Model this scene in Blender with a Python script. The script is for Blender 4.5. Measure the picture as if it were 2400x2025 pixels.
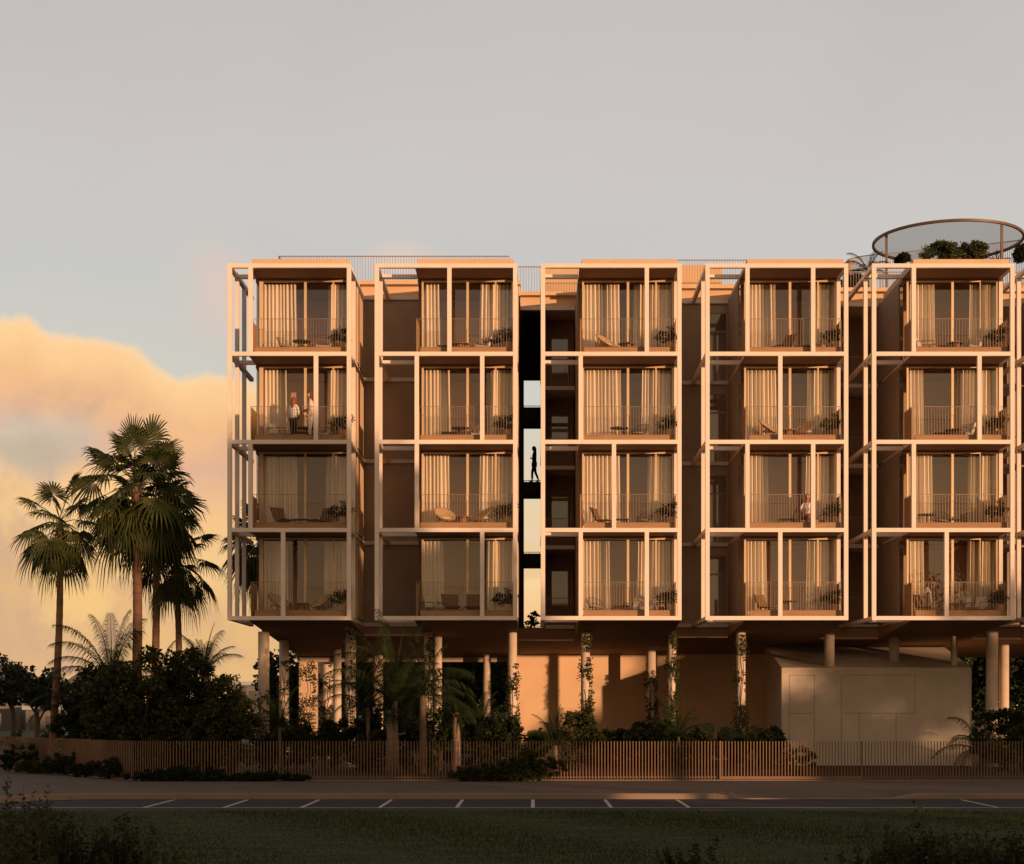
import bpy, math, random
from mathutils import Vector, Matrix
import numpy as np
S = bpy.context.scene
C = S.collection
for o in list(bpy.data.objects): bpy.data.objects.remove(o)
R = math.radians
rnd = random.Random(7)

# ------------------------------------------------------------------ camera
EYE = 2.26
FPX = 3870.0; CX = 1249.0; CY = 1660.0        # focal length, principal point in the 2400 px wide photograph
cam = bpy.data.cameras.new("camera"); camo = bpy.data.objects.new("camera", cam); C.objects.link(camo)
camo.location = (0, 0, EYE); camo.rotation_euler = (R(90), 0, 0)
cam.sensor_width = 36; cam.lens = FPX/2400*36
cam.shift_x = (1200-CX)/2400; cam.shift_y = (CY-1012.5)/2400
cam.clip_start = .1; cam.clip_end = 6000
S.camera = camo
S.render.resolution_x = 1024; S.render.resolution_y = 864

# ------------------------------------------------------------------ exposure
S.view_settings.view_transform = 'Standard'; S.view_settings.look = 'None'
S.view_settings.exposure = 0; S.view_settings.gamma = 1

# ------------------------------------------------------------------ sun
SUN_AZ = 41.0; SUN_EL = 3.4                    # to the right of and behind the camera, almost on the horizon
sl = bpy.data.lights.new("sun", 'SUN'); sl.energy = 4.7; sl.angle = R(0.6); sl.color = (1.0, .565, .315)
so = bpy.data.objects.new("sun", sl); C.objects.link(so)
sdir = Vector((math.sin(R(SUN_AZ))*math.cos(R(SUN_EL)), -math.cos(R(SUN_AZ))*math.cos(R(SUN_EL)), math.sin(R(SUN_EL))))
so.rotation_euler = sdir.to_track_quat('Z', 'Y').to_euler()

# ------------------------------------------------------------------ sky
class NT:
    def __init__(s, tree): s.t = tree; s.n = tree.nodes; s.l = tree.links
    def new(s, typ, **k):
        n = s.n.new(typ)
        for a, b in k.items(): setattr(n, a, b)
        return n
    def inp(s, sock, v):
        if hasattr(v, 'is_linked') or isinstance(v, bpy.types.NodeSocket): s.l.new(v, sock)
        elif v is not None: sock.default_value = v
    def m(s, op, a, b=None, c=None, clamp=False):
        n = s.new('ShaderNodeMath', operation=op, use_clamp=clamp)
        s.inp(n.inputs[0], a)
        if b is not None: s.inp(n.inputs[1], b)
        if c is not None: s.inp(n.inputs[2], c)
        return n.outputs[0]
    def noise(s, vec, scale, detail=4, rough=.55, dist=0):
        n = s.new('ShaderNodeTexNoise'); s.inp(n.inputs['Vector'], vec)
        n.inputs['Scale'].default_value = scale; n.inputs['Detail'].default_value = detail
        n.inputs['Roughness'].default_value = rough; n.inputs['Distortion'].default_value = dist
        return n.outputs['Fac']
    def mix(s, f, a, b, blend='MIX'):
        n = s.new('ShaderNodeMix', data_type='RGBA', blend_type=blend)
        s.inp(n.inputs[0], f); s.inp(n.inputs[6], a); s.inp(n.inputs[7], b)
        return n.outputs[2]
    def ramp(s, f, stops, interp='LINEAR'):
        n = s.new('ShaderNodeValToRGB'); s.inp(n.inputs[0], f)
        n.color_ramp.interpolation = interp
        e = n.color_ramp.elements
        while len(e) < len(stops): e.new(.5)
        for i, (p, c) in enumerate(stops):
            e[i].position = p; e[i].color = (*c, 1) if len(c) == 3 else c
        return n.outputs[0]
    def smooth(s, x, a, b):
        n = s.new('ShaderNodeMapRange', interpolation_type='SMOOTHSTEP')
        s.inp(n.inputs[0], x); n.inputs[1].default_value = a; n.inputs[2].default_value = b
        n.inputs[3].default_value = 0; n.inputs[4].default_value = 1
        return n.outputs[0]

def srgb(r, g, b):
    f = lambda c: (c/255/12.92 if c/255 <= .04045 else ((c/255+.055)/1.055)**2.4)
    return (f(r), f(g), f(b))

W = bpy.data.worlds.new("World"); S.world = W; W.use_nodes = True
W.node_tree.nodes.clear(); T = NT(W.node_tree)
sky = T.new('ShaderNodeTexSky', sky_type='NISHITA'); sky.sun_disc = False
sky.sun_elevation = R(SUN_EL); sky.sun_rotation = R(180-SUN_AZ)
bgS = T.new('ShaderNodeBackground'); T.l.new(sky.outputs[0], bgS.inputs[0]); bgS.inputs[1].default_value = .05
tc = T.new('ShaderNodeTexCoord'); D = tc.outputs['Generated']
sep = T.new('ShaderNodeSeparateXYZ'); T.l.new(D, sep.inputs[0])
dx, dy, dz = sep.outputs
az = T.m('MULTIPLY', T.m('ARCTAN2', dx, dy), 57.2958)      # degrees to the right of straight ahead
el = T.m('MULTIPLY', T.m('ARCSINE', dz), 57.2958)
elw = T.m('ADD', el, T.m('MULTIPLY', T.m('SUBTRACT', T.noise(D, 9, 3), .5), 3.0))
base = T.ramp(T.m('DIVIDE', elw, 60.0, clamp=True), [
    (0.0, srgb(222, 172, 104)), (.05, srgb(240, 196, 132)), (.115, srgb(232, 206, 166)), (.17, srgb(211, 206, 194)),
    (.235, srgb(201, 200, 196)), (.29, srgb(203, 198, 195)), (.40, srgb(194, 187, 185)), (1.0, srgb(112, 108, 108))])
# cloud bank low on the left
def edge(azs):   # piecewise top of the bank
    return T.ramp(T.m('DIVIDE', T.m('ADD', az, 22.0), 24.0, clamp=True), [(p, (v/20, v/20, v/20)) for p, v in azs])
P = lambda px: (math.degrees(math.atan((px-CX)/FPX))+22)/24
E = lambda py: math.degrees(math.atan((CY-py)/FPX))
top = T.m('MULTIPLY', edge([(P(-150), E(800)), (P(0), E(790)), (P(60), E(784)), (P(115), E(818)), (P(200), E(815)), (P(330), E(835)), (P(420), E(905)), (P(520), E(895)), (P(900), E(980)), (P(1200), E(1350))]), 20.0)
puff = T.m('MULTIPLY', T.m('SUBTRACT', T.noise(D, 30, 6, .6), .5), 1.3)
puff2 = T.m('MULTIPLY', T.m('SUBTRACT', T.noise(D, 8, 3, .5), .5), .5)
depth = T.m('SUBTRACT', T.m('ADD', top, T.m('ADD', puff, puff2)), el)
mask = T.smooth(depth, -.16, .24)
cl_col = T.ramp(T.m('DIVIDE', depth, 8.0, clamp=True), [
    (0, srgb(252, 216, 170)), (.05, srgb(255, 208, 150)), (.22, srgb(246, 190, 136)), (.40, srgb(226, 178, 146)),
    (.60, srgb(246, 196, 138)), (.8, srgb(244, 200, 140)), (1, srgb(230, 184, 126))])
n2 = T.noise(D, 13, 5, .6, .4)
grey = T.m('MULTIPLY', T.m('MULTIPLY', T.smooth(n2, .48, .64), .7), T.smooth(depth, .7, 2.6))
cl_col = T.mix(grey, cl_col, (*srgb(206, 166, 138), 1))
cl_col = T.mix(T.m('MULTIPLY', T.smooth(T.noise(D, 17, 4, .6), .55, .7), .5), cl_col, (*srgb(255, 208, 132), 1))
base = T.mix(mask, base, cl_col)
# slate gap and blue-white streak in the bank at the far left
def blob(px, py, rx, ry, soft=.6, n=1.0):
    a0 = math.degrees(math.atan((px-CX)/FPX)); e0 = E(py)
    u = T.m('DIVIDE', T.m('SUBTRACT', az, a0), rx/67.5); v = T.m('DIVIDE', T.m('SUBTRACT', el, e0), ry/67.5)
    r = T.m('SQRT', T.m('ADD', T.m('MULTIPLY', u, u), T.m('MULTIPLY', v, v)))
    r = T.m('ADD', r, T.m('MULTIPLY', T.m('SUBTRACT', T.noise(D, 22, 4, .6), .5), n))
    return T.m('SUBTRACT', 1.0, T.smooth(r, 1-soft, 1+soft*.3))
base = T.mix(T.m('MULTIPLY', blob(50, 1060, 230, 80, .95, 2.2), .6), base, (*srgb(196, 200, 186), 1))
base = T.mix(T.m('MULTIPLY', blob(90, 1085, 150, 55, .95, 2.2), .8), base, (*srgb(192, 172, 150), 1))
base = T.mix(T.m('MULTIPLY', blob(520, 700, 105, 120, .95, 1.5), .6), base, (*srgb(232, 200, 182), 1))
base = T.mix(T.m('MULTIPLY', blob(930, 612, 100, 45, .9, 1.3), .6), base, (*srgb(236, 205, 188), 1))
base = T.mix(T.m('MULTIPLY', blob(1245, 1250, 60, 30, .8), .5), base, (*srgb(238, 206, 178), 1))
base = T.mix(T.m('MULTIPLY', blob(1245, 1400, 70, 40, .8), .5), base, (*srgb(240, 206, 150), 1))
# thin high veil: broad faint streaks
veil = T.m('MULTIPLY', T.m('SUBTRACT', T.noise(D, 3.2, 4, .5, .6), .5), .16)
base = T.mix(1.0, base, T.m('ADD', 1.0, veil), 'MULTIPLY')
# glow of the low sun behind the camera, darker warm horizon haze elsewhere, ground below
dotn = T.new('ShaderNodeVectorMath', operation='DOT_PRODUCT'); T.l.new(D, dotn.inputs[0]); dotn.inputs[1].default_value = tuple(sdir)
glow = T.smooth(dotn.outputs['Value'], .55, 1.0)
base = T.mix(T.smooth(dy, .35, -.3), base, T.mix(1.0, base, (.70, .70, .72, 1), 'MULTIPLY'))
west = T.m('MULTIPLY', T.smooth(dy, .15, -.35), T.smooth(el, 48.0, 4.0))
base = T.mix(T.m('MULTIPLY', west, .35), base, (*srgb(214, 172, 136), 1))
base = T.mix(T.m('MULTIPLY', glow, .9), base, (1.0, .62, .30, 1))
base = T.mix(T.smooth(el, 0.0, -1.5), base, (.035, .028, .018, 1))
bgC = T.new('ShaderNodeBackground'); T.inp(bgC.inputs[0], base); bgC.inputs[1].default_value = 1.13
mx = T.new('ShaderNodeMixShader'); mx.inputs[0].default_value = .88
T.l.new(bgS.outputs[0], mx.inputs[1]); T.l.new(bgC.outputs[0], mx.inputs[2])
wo = T.new('ShaderNodeOutputWorld'); T.l.new(mx.outputs[0], wo.inputs[0])

# ------------------------------------------------------------------ materials
MATS = {}
def mat(name, col, rough=.8, var=.12, scale=3.0, bump=.0, bscale=40., metal=0, spec=.3, stretch=None, col2=None):
    if name in MATS: return MATS[name]
    m = bpy.data.materials.new(name); m.use_nodes = True; t = NT(m.node_tree)
    b = m.node_tree.nodes['Principled BSDF']
    tcn = t.new('ShaderNodeTexCoord'); v = tcn.outputs['Object']
    if stretch:
        mp = t.new('ShaderNodeMapping'); t.l.new(v, mp.inputs[0]); mp.inputs['Scale'].default_value = stretch; v = mp.outputs[0]
    n = t.noise(v, scale, 6, .6)
    lo = tuple(c*(1-var) for c in col); hi = tuple(min(1, c*(1+var)) for c in (col2 or col))
    t.l.new(t.ramp(n, [(.3, lo), (.7, hi)]), b.inputs['Base Color'])
    b.inputs['Roughness'].default_value = rough; b.inputs['Metallic'].default_value = metal
    b.inputs['Specular IOR Level'].default_value = spec
    if bump:
        bn = t.new('ShaderNodeBump'); bn.inputs['Strength'].default_value = bump; bn.inputs['Distance'].default_value = .02
        t.l.new(t.noise(v, bscale, 5, .6), bn.inputs['Height']); t.l.new(bn.outputs[0], b.inputs['Normal'])
    MATS[name] = m; return m
def leafmat(name, c1, c2, trans=.35, rough=.5):
    m = bpy.data.materials.new(name); m.use_nodes = True; t = NT(m.node_tree); m.node_tree.nodes.clear()
    tcn = t.new('ShaderNodeTexCoord'); n = t.noise(tcn.outputs['Object'], 2.5, 5, .7)
    col = t.ramp(n, [(.35, c1), (.65, c2)])
    d = t.new('ShaderNodeBsdfPrincipled'); t.l.new(col, d.inputs['Base Color']); d.inputs['Roughness'].default_value = rough
    d.inputs['Specular IOR Level'].default_value = .08
    tr = t.new('ShaderNodeBsdfTranslucent'); t.l.new(col, tr.inputs[0])
    x = t.new('ShaderNodeMixShader'); x.inputs[0].default_value = trans
    t.l.new(d.outputs[0], x.inputs[1]); t.l.new(tr.outputs[0], x.inputs[2])
    o = t.new('ShaderNodeOutputMaterial'); t.l.new(x.outputs[0], o.inputs[0])
    MATS[name] = m; return m
def glassmat(name, tint, refl=1.0, rough=.0):
    m = bpy.data.materials.new(name); m.use_nodes = True; t = NT(m.node_tree); m.node_tree.nodes.clear()
    tr = t.new('ShaderNodeBsdfTransparent'); tr.inputs[0].default_value = (*tint, 1)
    gl = t.new('ShaderNodeBsdfGlossy'); gl.inputs['Roughness'].default_value = rough; gl.inputs[0].default_value = (refl, refl, refl, 1)
    ge = t.new('ShaderNodeNewGeometry'); dp = t.new('ShaderNodeVectorMath', operation='DOT_PRODUCT')
    t.l.new(ge.outputs['Normal'], dp.inputs[0]); t.l.new(ge.outputs['Incoming'], dp.inputs[1])
    fr = t.m('ADD', .10, t.m('MULTIPLY', .92, t.m('POWER', t.m('SUBTRACT', 1.0, t.m('ABSOLUTE', dp.outputs['Value'])), 5.0)))   # the same from both faces
    x = t.new('ShaderNodeMixShader'); t.l.new(fr, x.inputs[0])
    t.l.new(tr.outputs[0], x.inputs[1]); t.l.new(gl.outputs[0], x.inputs[2])
    o = t.new('ShaderNodeOutputMaterial'); t.l.new(x.outputs[0], o.inputs[0])
    MATS[name] = m; return m
M_frame = mat('cream_painted_steel', (.80, .69, .60), .55, .05, 1.2, .05, 60)
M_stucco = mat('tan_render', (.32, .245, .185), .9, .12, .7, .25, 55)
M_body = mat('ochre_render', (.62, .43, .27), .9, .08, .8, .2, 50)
M_gwall = mat('sand_garden_wall', (.74, .51, .31), .9, .07, .6, .25, 45)
M_band = mat('pale_slab_edge', (.62, .55, .48), .8, .06, 1.5, .1, 50)
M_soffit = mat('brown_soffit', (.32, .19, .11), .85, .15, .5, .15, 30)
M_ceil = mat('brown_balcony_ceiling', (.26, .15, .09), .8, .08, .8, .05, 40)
M_timber = mat('brown_timber_board', (.33, .19, .095), .7, .18, 2.5, .1, 30, stretch=(1, 1, 12))
M_rail = mat('bronze_rail', (.33, .23, .15), .5, .1, 3, 0, metal=.3)
M_dframe = mat('champagne_frame', (.68, .50, .30), .45, .06, 2, 0, metal=.25)
M_inter = mat('plaster_room', (.72, .52, .38), .9, .06, .6)
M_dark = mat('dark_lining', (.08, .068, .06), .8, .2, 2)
M_concrete = mat('column_concrete', (.62, .50, .38), .85, .12, 1.4, .25, 40)
M_kiosk = mat('kiosk_render', (.52, .45, .36), .85, .13, .7, .3, 45)
M_joint = mat('dark_joint', (.10, .08, .06), .9, .1, 3)
M_fence = mat('bronze_fence', (.21, .12, .068), .6, .15, 3, 0, metal=.2)
M_soil = mat('garden_soil', (.04, .022, .014), .95, .35, 1.2, .5, 20)
M_pave = mat('pavement', (.115, .088, .070), .85, .16, .5, .3, 60)
M_asph = mat('asphalt', (.034, .034, .036), .9, .22, 1.5, .5, 90)
M_kerb = mat('kerb_stone', (.27, .20, .15), .85, .12, .9, .2, 40)
M_line = mat('road_paint', (.50, .46, .42), .8, .28, 6)
M_grass = mat('lawn_grass', (.022, .032, .005), .95, .4, .5, .6, 40, stretch=(1, 5, 1), col2=(.040, .052, .009))
M_ground = mat('far_ground', (.032, .042, .013), .95, .3, .05)
M_curtain = None
def curtmat():
    m = bpy.data.materials.new('linen_curtain'); m.use_nodes = True; t = NT(m.node_tree); m.node_tree.nodes.clear()
    tcn = t.new('ShaderNodeTexCoord'); col = t.ramp(t.noise(tcn.outputs['Object'], 60, 3), [(.3, (.78, .67, .51)), (.7, (.84, .74, .58))])
    d = t.new('ShaderNodeBsdfDiffuse'); t.l.new(col, d.inputs[0]); tr = t.new('ShaderNodeBsdfTranslucent'); t.l.new(col, tr.inputs[0])
    x = t.new('ShaderNodeMixShader'); x.inputs[0].default_value = .06; t.l.new(d.outputs[0], x.inputs[1]); t.l.new(tr.outputs[0], x.inputs[2])
    o = t.new('ShaderNodeOutputMaterial'); t.l.new(x.outputs[0], o.inputs[0]); return m
M_curtain = curtmat()
M_glass = glassmat('window_glass', (.95, .94, .92))
M_glassg = glassmat('smoked_glass', (.55, .56, .52))
M_ringglass = glassmat('canopy_glass', (.80, .79, .78), .4, .1)
M_rattan = mat('pale_rattan', (.50, .33, .18), .8, .2, 20, .4, 80)
M_wood = mat('oak_wood', (.23, .12, .06), .6, .2, 6, 0, stretch=(1, 1, 6))
M_bronze = mat('dark_bronze', (.15, .095, .06), .5, .1, 3, 0, metal=.3)
M_black = mat('black_metal', (.03, .028, .026), .5, .1, 3)
M_cush = mat('grey_cushion', (.30, .27, .25), .95, .1, 9, .2, 60)
M_cushl = mat('ivory_cushion', (.62, .55, .45), .95, .1, 9, .2, 60)
M_leather = mat('tan_sling', (.19, .10, .05), .6, .15, 7)
M_pot = mat('ochre_planter', (.50, .29, .14), .8, .12, 4, .15, 30)
M_trunk = mat('palm_trunk', (.22, .12, .075), .9, .25, 1.0, .8, 30, stretch=(1, 1, 9))
M_trunkp = mat('pale_palm_trunk', (.20, .14, .10), .9, .3, 2.0, .8, 30, stretch=(1, 1, 7))
M_bark = mat('tree_bark', (.08, .055, .04), .9, .3, 5, .6, 30)
M_palm = leafmat('fan_palm_leaf', (.040, .055, .018), (.085, .095, .030), .3)
M_palmd = leafmat('dead_palm_leaf', (.07, .05, .028), (.12, .085, .045), .2)
M_palmf = leafmat('feather_palm_leaf', (.018, .028, .011), (.038, .048, .018), .15)
M_leafA = leafmat('shrub_leaf_dark', (.018, .028, .010), (.040, .050, .018), .3)
M_leafB = leafmat('shrub_leaf_olive', (.035, .045, .014), (.075, .075, .025), .3)
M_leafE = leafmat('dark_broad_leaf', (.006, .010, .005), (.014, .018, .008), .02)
M_leafD = leafmat('terrace_leaf', (.055, .070, .028), (.11, .12, .05), .3)
M_leafC = leafmat('ivy_leaf', (.030, .040, .014), (.070, .070, .024), .3)
M_leafbg = leafmat('distant_leaf', (.018, .026, .012), (.035, .045, .020), .2)
M_skin = mat('skin', (.55, .30, .19), .6, .05, 5)
M_hair = mat('auburn_hair', (.22, .07, .03), .6, .2, 30)
M_hairb = mat('brown_hair', (.10, .05, .03), .6, .2, 30)
M_hairl = mat('blonde_hair', (.50, .28, .11), .6, .2, 30)
M_white = mat('white_cotton', (.74, .72, .68), .9, .05, 10)
M_blackc = mat('black_cotton', (.02, .02, .024), .9, .1, 10)
M_sil = mat('backlit_silhouette', (.05, .045, .045), .9, .1, 10)  # backlit darkness painted as colour on the bridge figure's skin, hair and clothes
M_stripe = mat('russet_trousers', (.25, .12, .09), .9, .2, 12)
M_house = mat('house_wall', (.15, .145, .14), .9, .08, 1)
M_roofw = mat('pale_roof', (.36, .37, .40), .8, .06, 1)
M_tile = mat('tiled_roof', (.15, .125, .11), .85, .15, 3)

# ------------------------------------------------------------------ mesh helpers
class MB:
    def __init__(s): s.v = []; s.f = []; s.mi = None
    def quad(s, a, b, c, d):
        i = len(s.v); s.v += [a, b, c, d]; s.f.append((i, i+1, i+2, i+3))
    def tri(s, a, b, c):
        i = len(s.v); s.v += [a, b, c]; s.f.append((i, i+1, i+2))
    def box(s, x0, x1, y0, y1, z0, z1):
        i = len(s.v)
        s.v += [(x0,y0,z0),(x1,y0,z0),(x1,y1,z0),(x0,y1,z0),(x0,y0,z1),(x1,y0,z1),(x1,y1,z1),(x0,y1,z1)]
        s.f += [(i,i+3,i+2,i+1),(i+4,i+5,i+6,i+7),(i,i+1,i+5,i+4),(i+1,i+2,i+6,i+5),(i+2,i+3,i+7,i+6),(i+3,i,i+4,i+7)]
        return s
    def hexa(s, pts):   # 8 points, order as box
        i = len(s.v); s.v += [tuple(p) for p in pts]
        s.f += [(i,i+3,i+2,i+1),(i+4,i+5,i+6,i+7),(i,i+1,i+5,i+4),(i+1,i+2,i+6,i+5),(i+2,i+3,i+7,i+6),(i+3,i,i+4,i+7)]
        return s
    def tube(s, pts, rad, n=8, cap=True):
        pts = [Vector(p) for p in pts]
        if not isinstance(rad, (list, tuple)): rad = [rad]*len(pts)
        rings = []
        up0 = None
        for k, p in enumerate(pts):
            d = (pts[min(k+1, len(pts)-1)]-pts[max(k-1, 0)]).normalized()
            if up0 is None:
                up0 = Vector((0, 0, 1)) if abs(d.z) < .9 else Vector((1, 0, 0))
            a = d.cross(up0)
            if a.length < 1e-4: a = d.cross(Vector((0, 1, 0)))
            a.normalize(); b = a.cross(d).normalized(); up0 = b
            i = len(s.v); rings.append(i)
            for j in range(n):
                t = 2*math.pi*j/n
                s.v.append(tuple(p+(a*math.cos(t)+b*math.sin(t))*rad[k]))
        for k in range(len(rings)-1):
            for j in range(n):
                s.f.append((rings[k]+j, rings[k]+(j+1) % n, rings[k+1]+(j+1) % n, rings[k+1]+j))
        if cap:
            s.f.append(tuple(rings[0]+j for j in range(n))[::-1]); s.f.append(tuple(rings[-1]+j for j in range(n)))
        return s
    def cyl(s, x, y, z0, z1, r, n=20, r1=None):
        return s.tube([(x, y, z0), (x, y, z1)], [r, r1 if r1 is not None else r], n)
    def lathe(s, prof, n=20, cx=0, cy=0):
        i0 = len(s.v)
        for r, z in prof:
            for j in range(n):
                t = 2*math.pi*j/n; s.v.append((cx+r*math.cos(t), cy+r*math.sin(t), z))
        for k in range(len(prof)-1):
            for j in range(n):
                a = i0+k*n; s.f.append((a+j, a+(j+1) % n, a+n+(j+1) % n, a+n+j))
        return s
    def mesh(s, name, smooth=False):
        me = bpy.data.meshes.new(name); me.from_pydata(s.v, [], s.f); me.update()
        if smooth: me.polygons.foreach_set('use_smooth', [True]*len(me.polygons))
        return me
    def obj(s, name, m, parent=None, smooth=False, bevel=0, loc=None):
        me = s.mesh(name, smooth); me.materials.append(m)
        o = bpy.data.objects.new(name, me); C.objects.link(o)
        if parent is not None: o.parent = parent
        if loc: o.location = loc
        if bevel:
            bv = o.modifiers.new('bevel', 'BEVEL'); bv.width = bevel; bv.segments = 2; bv.limit_method = 'ANGLE'
        return o
def tag(o, label=None, cat=None, group=None, kind=None):
    if label: o['label'] = label
    if cat: o['category'] = cat
    if group: o['group'] = group
    if kind: o['kind'] = kind
    return o
def empty(name, loc=(0, 0, 0), rz=0, sc=1, **k):
    o = bpy.data.objects.new(name, None); C.objects.link(o); o.location = loc; o.rotation_euler = (0, 0, rz)
    o.scale = (sc, sc, sc); o.empty_display_size = .2
    return tag(o, **k)
def inst(proto, loc, rz=0, sc=1, **k):   # copy of a thing with copies of its parts and sub-parts
    r = proto.copy(); C.objects.link(r); r.location = loc; r.rotation_euler = (0, 0, rz); r.scale = (sc, sc, sc)
    for ch in list(proto.children):
        c = ch.copy(); C.objects.link(c); c.parent = r
        for g in ch.children:
            d = g.copy(); C.objects.link(d); d.parent = c
    return tag(r, **k)
def px(x, y, Y):  # the spot at depth Y that the photograph shows at pixel (x, y)
    return ((x-CX)*Y/FPX, Y, EYE+(CY-y)*Y/FPX)
def structure(o): o['kind'] = 'structure'; return o

# ------------------------------------------------------------------ ground
ZR = -.15
fence_line = [(-26, 66.5), (-22.4, 63.6), (-19.1, 60.4), (-16.0, 56.6), (-13.9, 53.6), (-12.7, 52.4), (-11.4, 51.75), (22, 51.75)]
mb = MB(); mb.quad((-1500, -60, -.2), (1500, -60, -.2), (1500, 4000, -.2), (-1500, 4000, -.2)); structure(mb.obj('ground', M_ground))
mb = MB(); mb.quad((-60, -40, -.13), (70, -40, -.13), (70, 38.4, -.13), (-60, 38.4, -.13)); structure(mb.obj('lawn', M_grass))
mb = MB(); mb.quad((-16, 38.4, ZR), (90, 38.4, ZR), (90, 43.9, ZR), (-16, 43.9, ZR)); structure(mb.obj('road', M_asph))
mb = MB()                                   # garden soil behind the fence
for a, b in zip(fence_line, fence_line[1:]):
    mb.quad((a[0], a[1], 0), (b[0], b[1], 0), (b[0], 82, 0.0), (a[0], 82, 0.0))
mb.quad((22, 51.75, 0), (40, 51.75, 0), (40, 82, 0), (22, 82, 0)); structure(mb.obj('garden_bed', M_soil))
def kz(x):                                  # kerb height with the dropped crossing in front of the gate
    if x < 4.9 or x > 10.2: return 0.0
    if x < 5.5: return -(x-4.9)/.6*.125
    if x > 9.5: return -(10.2-x)/.7*.125
    return -.125
mb = MB(); kerb = MB()
xs = [-11.2, 0, 4.9, 5.2, 5.5, 9.5, 9.85, 10.2, 22, 60]
for a, b in zip(xs, xs[1:]):
    mb.quad((a, 45.9, -.002), (b, 45.9, -.002), (b, 51.7, -.002), (a, 51.7, -.002))
    mb.quad((a, 43.95, kz(a)-.002), (b, 43.95, kz(b)-.002), (b, 45.9, -.002), (a, 45.9, -.002))
    kerb.hexa([(a, 43.8, ZR-.02), (b, 43.8, ZR-.02), (b, 43.95, ZR-.02), (a, 43.95, ZR-.02), (a, 43.8, kz(a)), (b, 43.8, kz(b)), (b, 43.95, kz(b)), (a, 43.95, kz(a))])
kc = [(-11.2, 43.8), (-12.2, 43.55), (-13.0, 43.0), (-13.6, 42.0), (-13.9, 40.6), (-14.0, 38)]
kc2 = [(-11.2, 43.95), (-12.25, 43.69), (-13.1, 43.1), (-13.73, 42.05), (-14.05, 40.65), (-14.15, 38)]
for i in range(len(kc)-1):
    a, b, c, d = kc[i], kc[i+1], kc2[i+1], kc2[i]
    kerb.hexa([(b[0], b[1], ZR-.02), (a[0], a[1], ZR-.02), (d[0], d[1], ZR-.02), (c[0], c[1], ZR-.02), (b[0], b[1], 0), (a[0], a[1], 0), (d[0], d[1], 0), (c[0], c[1], 0)])
i = len(mb.v)
poly = [(-11.2, 43.95)]+kc2[1:]+[(-40, 38), (-40, 66), (-26.4, 66)]+[(p[0]-.25, p[1]-.2) for p in fence_line[1:-1]]+[(-11.2, 51.7)]
mb.v += [(p[0], p[1], -.002) for p in poly]; mb.f.append(tuple(range(i, i+len(poly))))
structure(mb.obj('pavement', M_pave)); structure(kerb.obj('kerb', M_kerb, bevel=.012))
mb = MB()                                   # pale edging stone along the foot of the fence
for a, b in zip(fence_line, fence_line[1:]):
    a = Vector((a[0], a[1], 0)); b = Vector((b[0], b[1], 0)); n = Vector((b.y-a.y, a.x-b.x, 0)).normalized()
    mb.hexa([a+n*.16, b+n*.16, b+n*.09, a+n*.09]+[p+Vector((0, 0, .025)) for p in (a+n*.16, b+n*.16, b+n*.09, a+n*.09)])
structure(mb.obj('edging_stone', M_kerb))
mb = MB()
zl = ZR+.004
mb.quad((-13.2, 39.95, zl), (9.3, 39.95, zl), (9.3, 40.06, zl), (-13.2, 40.06, zl)); mb.quad((9.45, 39.95, zl), (60, 39.95, zl), (60, 40.06, zl), (9.45, 40.06, zl))
for X in (-9.44, -7.5, -5.62, -3.72, -1.85, 0, 1.9, 3.79, 11.28, 13.2, 15.1):
    mb.quad((X-.045, 40.06, zl), (X+.045, 40.06, zl), (X+.045, 43.5, zl), (X-.045, 43.5, zl))
structure(mb.obj('parking_markings', M_line))
mb = MB(); mb.cyl(4.25, 38.95, ZR+.001, ZR+.006, .33, 24)
tag(mb.obj('manhole_cover', M_black), label='round dark manhole cover set in the road edge by the lawn', cat='manhole cover')

# ------------------------------------------------------------------ the apartment building
Z0 = EYE+3.277; DZ = 3.203
ZF = [Z0+DZ*i for i in range(5)]            # beam centres, lowest to roof
YF = 60.0; YG = 61.5
def wx(p, Y): return (p-CX)*Y/FPX
BAYS = [  # name, frame left, frame right, room left, wall plane behind, inner posts by floor (top first)
    ('leftmost bay', 532.6, 822.6, -10.35, 64.8, [[586.5], [740], [586.5], [663]]),
    ('second bay', 877.9, 1212.4, -4.30, 64.8, [[1053], [976.5, 1130], [976.5], [1130]]),
    ('middle bay', 1267.6, 1597.5, 1.68, 65.4, [[1516], [1361], [1439], [1361, 1516]]),
    ('fourth bay', 1653.3, 1988.3, 7.72, 65.4, [[1752, 1906], [1829], [1752, 1906], [1829]]),
    ('fifth bay', 2043.8, 2378.2, 13.78, 65.9, [[2142], [2296], [2142], [2219]]),
    ('sixth bay', 2412, 2745, 19.5, 65.9, [[2520], [2600], [2520], [2600]]),
]
FLOORN = ['top-floor', 'third-floor', 'second-floor', 'lowest-floor']
bld = empty('apartment_building', (0, 62, 0), label='four-storey terracotta and cream apartment building raised on round columns, balconies in open frames', cat='building')
def bp(name, mb, m, parent=None, **k):      # part of the building (meshes are written in world space)
    o = mb.obj(name, m, parent or bld, **k)
    if parent is None: o.location = (0, -62, 0)
    return o
hw = .075
def bars(mb, x0, x1, y, zlo, zhi, step, w=.012, d=.012, along='x'):
    n = max(1, round(abs(x1-x0)/step))
    for k in range(n+1):
        t = x0+(x1-x0)*k/n
        if along == 'x': mb.box(t-w/2, t+w/2, y-d/2, y+d/2, zlo, zhi)
        else: mb.box(y-d/2, y+d/2, t-w/2, t+w/2, zlo, zhi)
CELLS = {}
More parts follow.
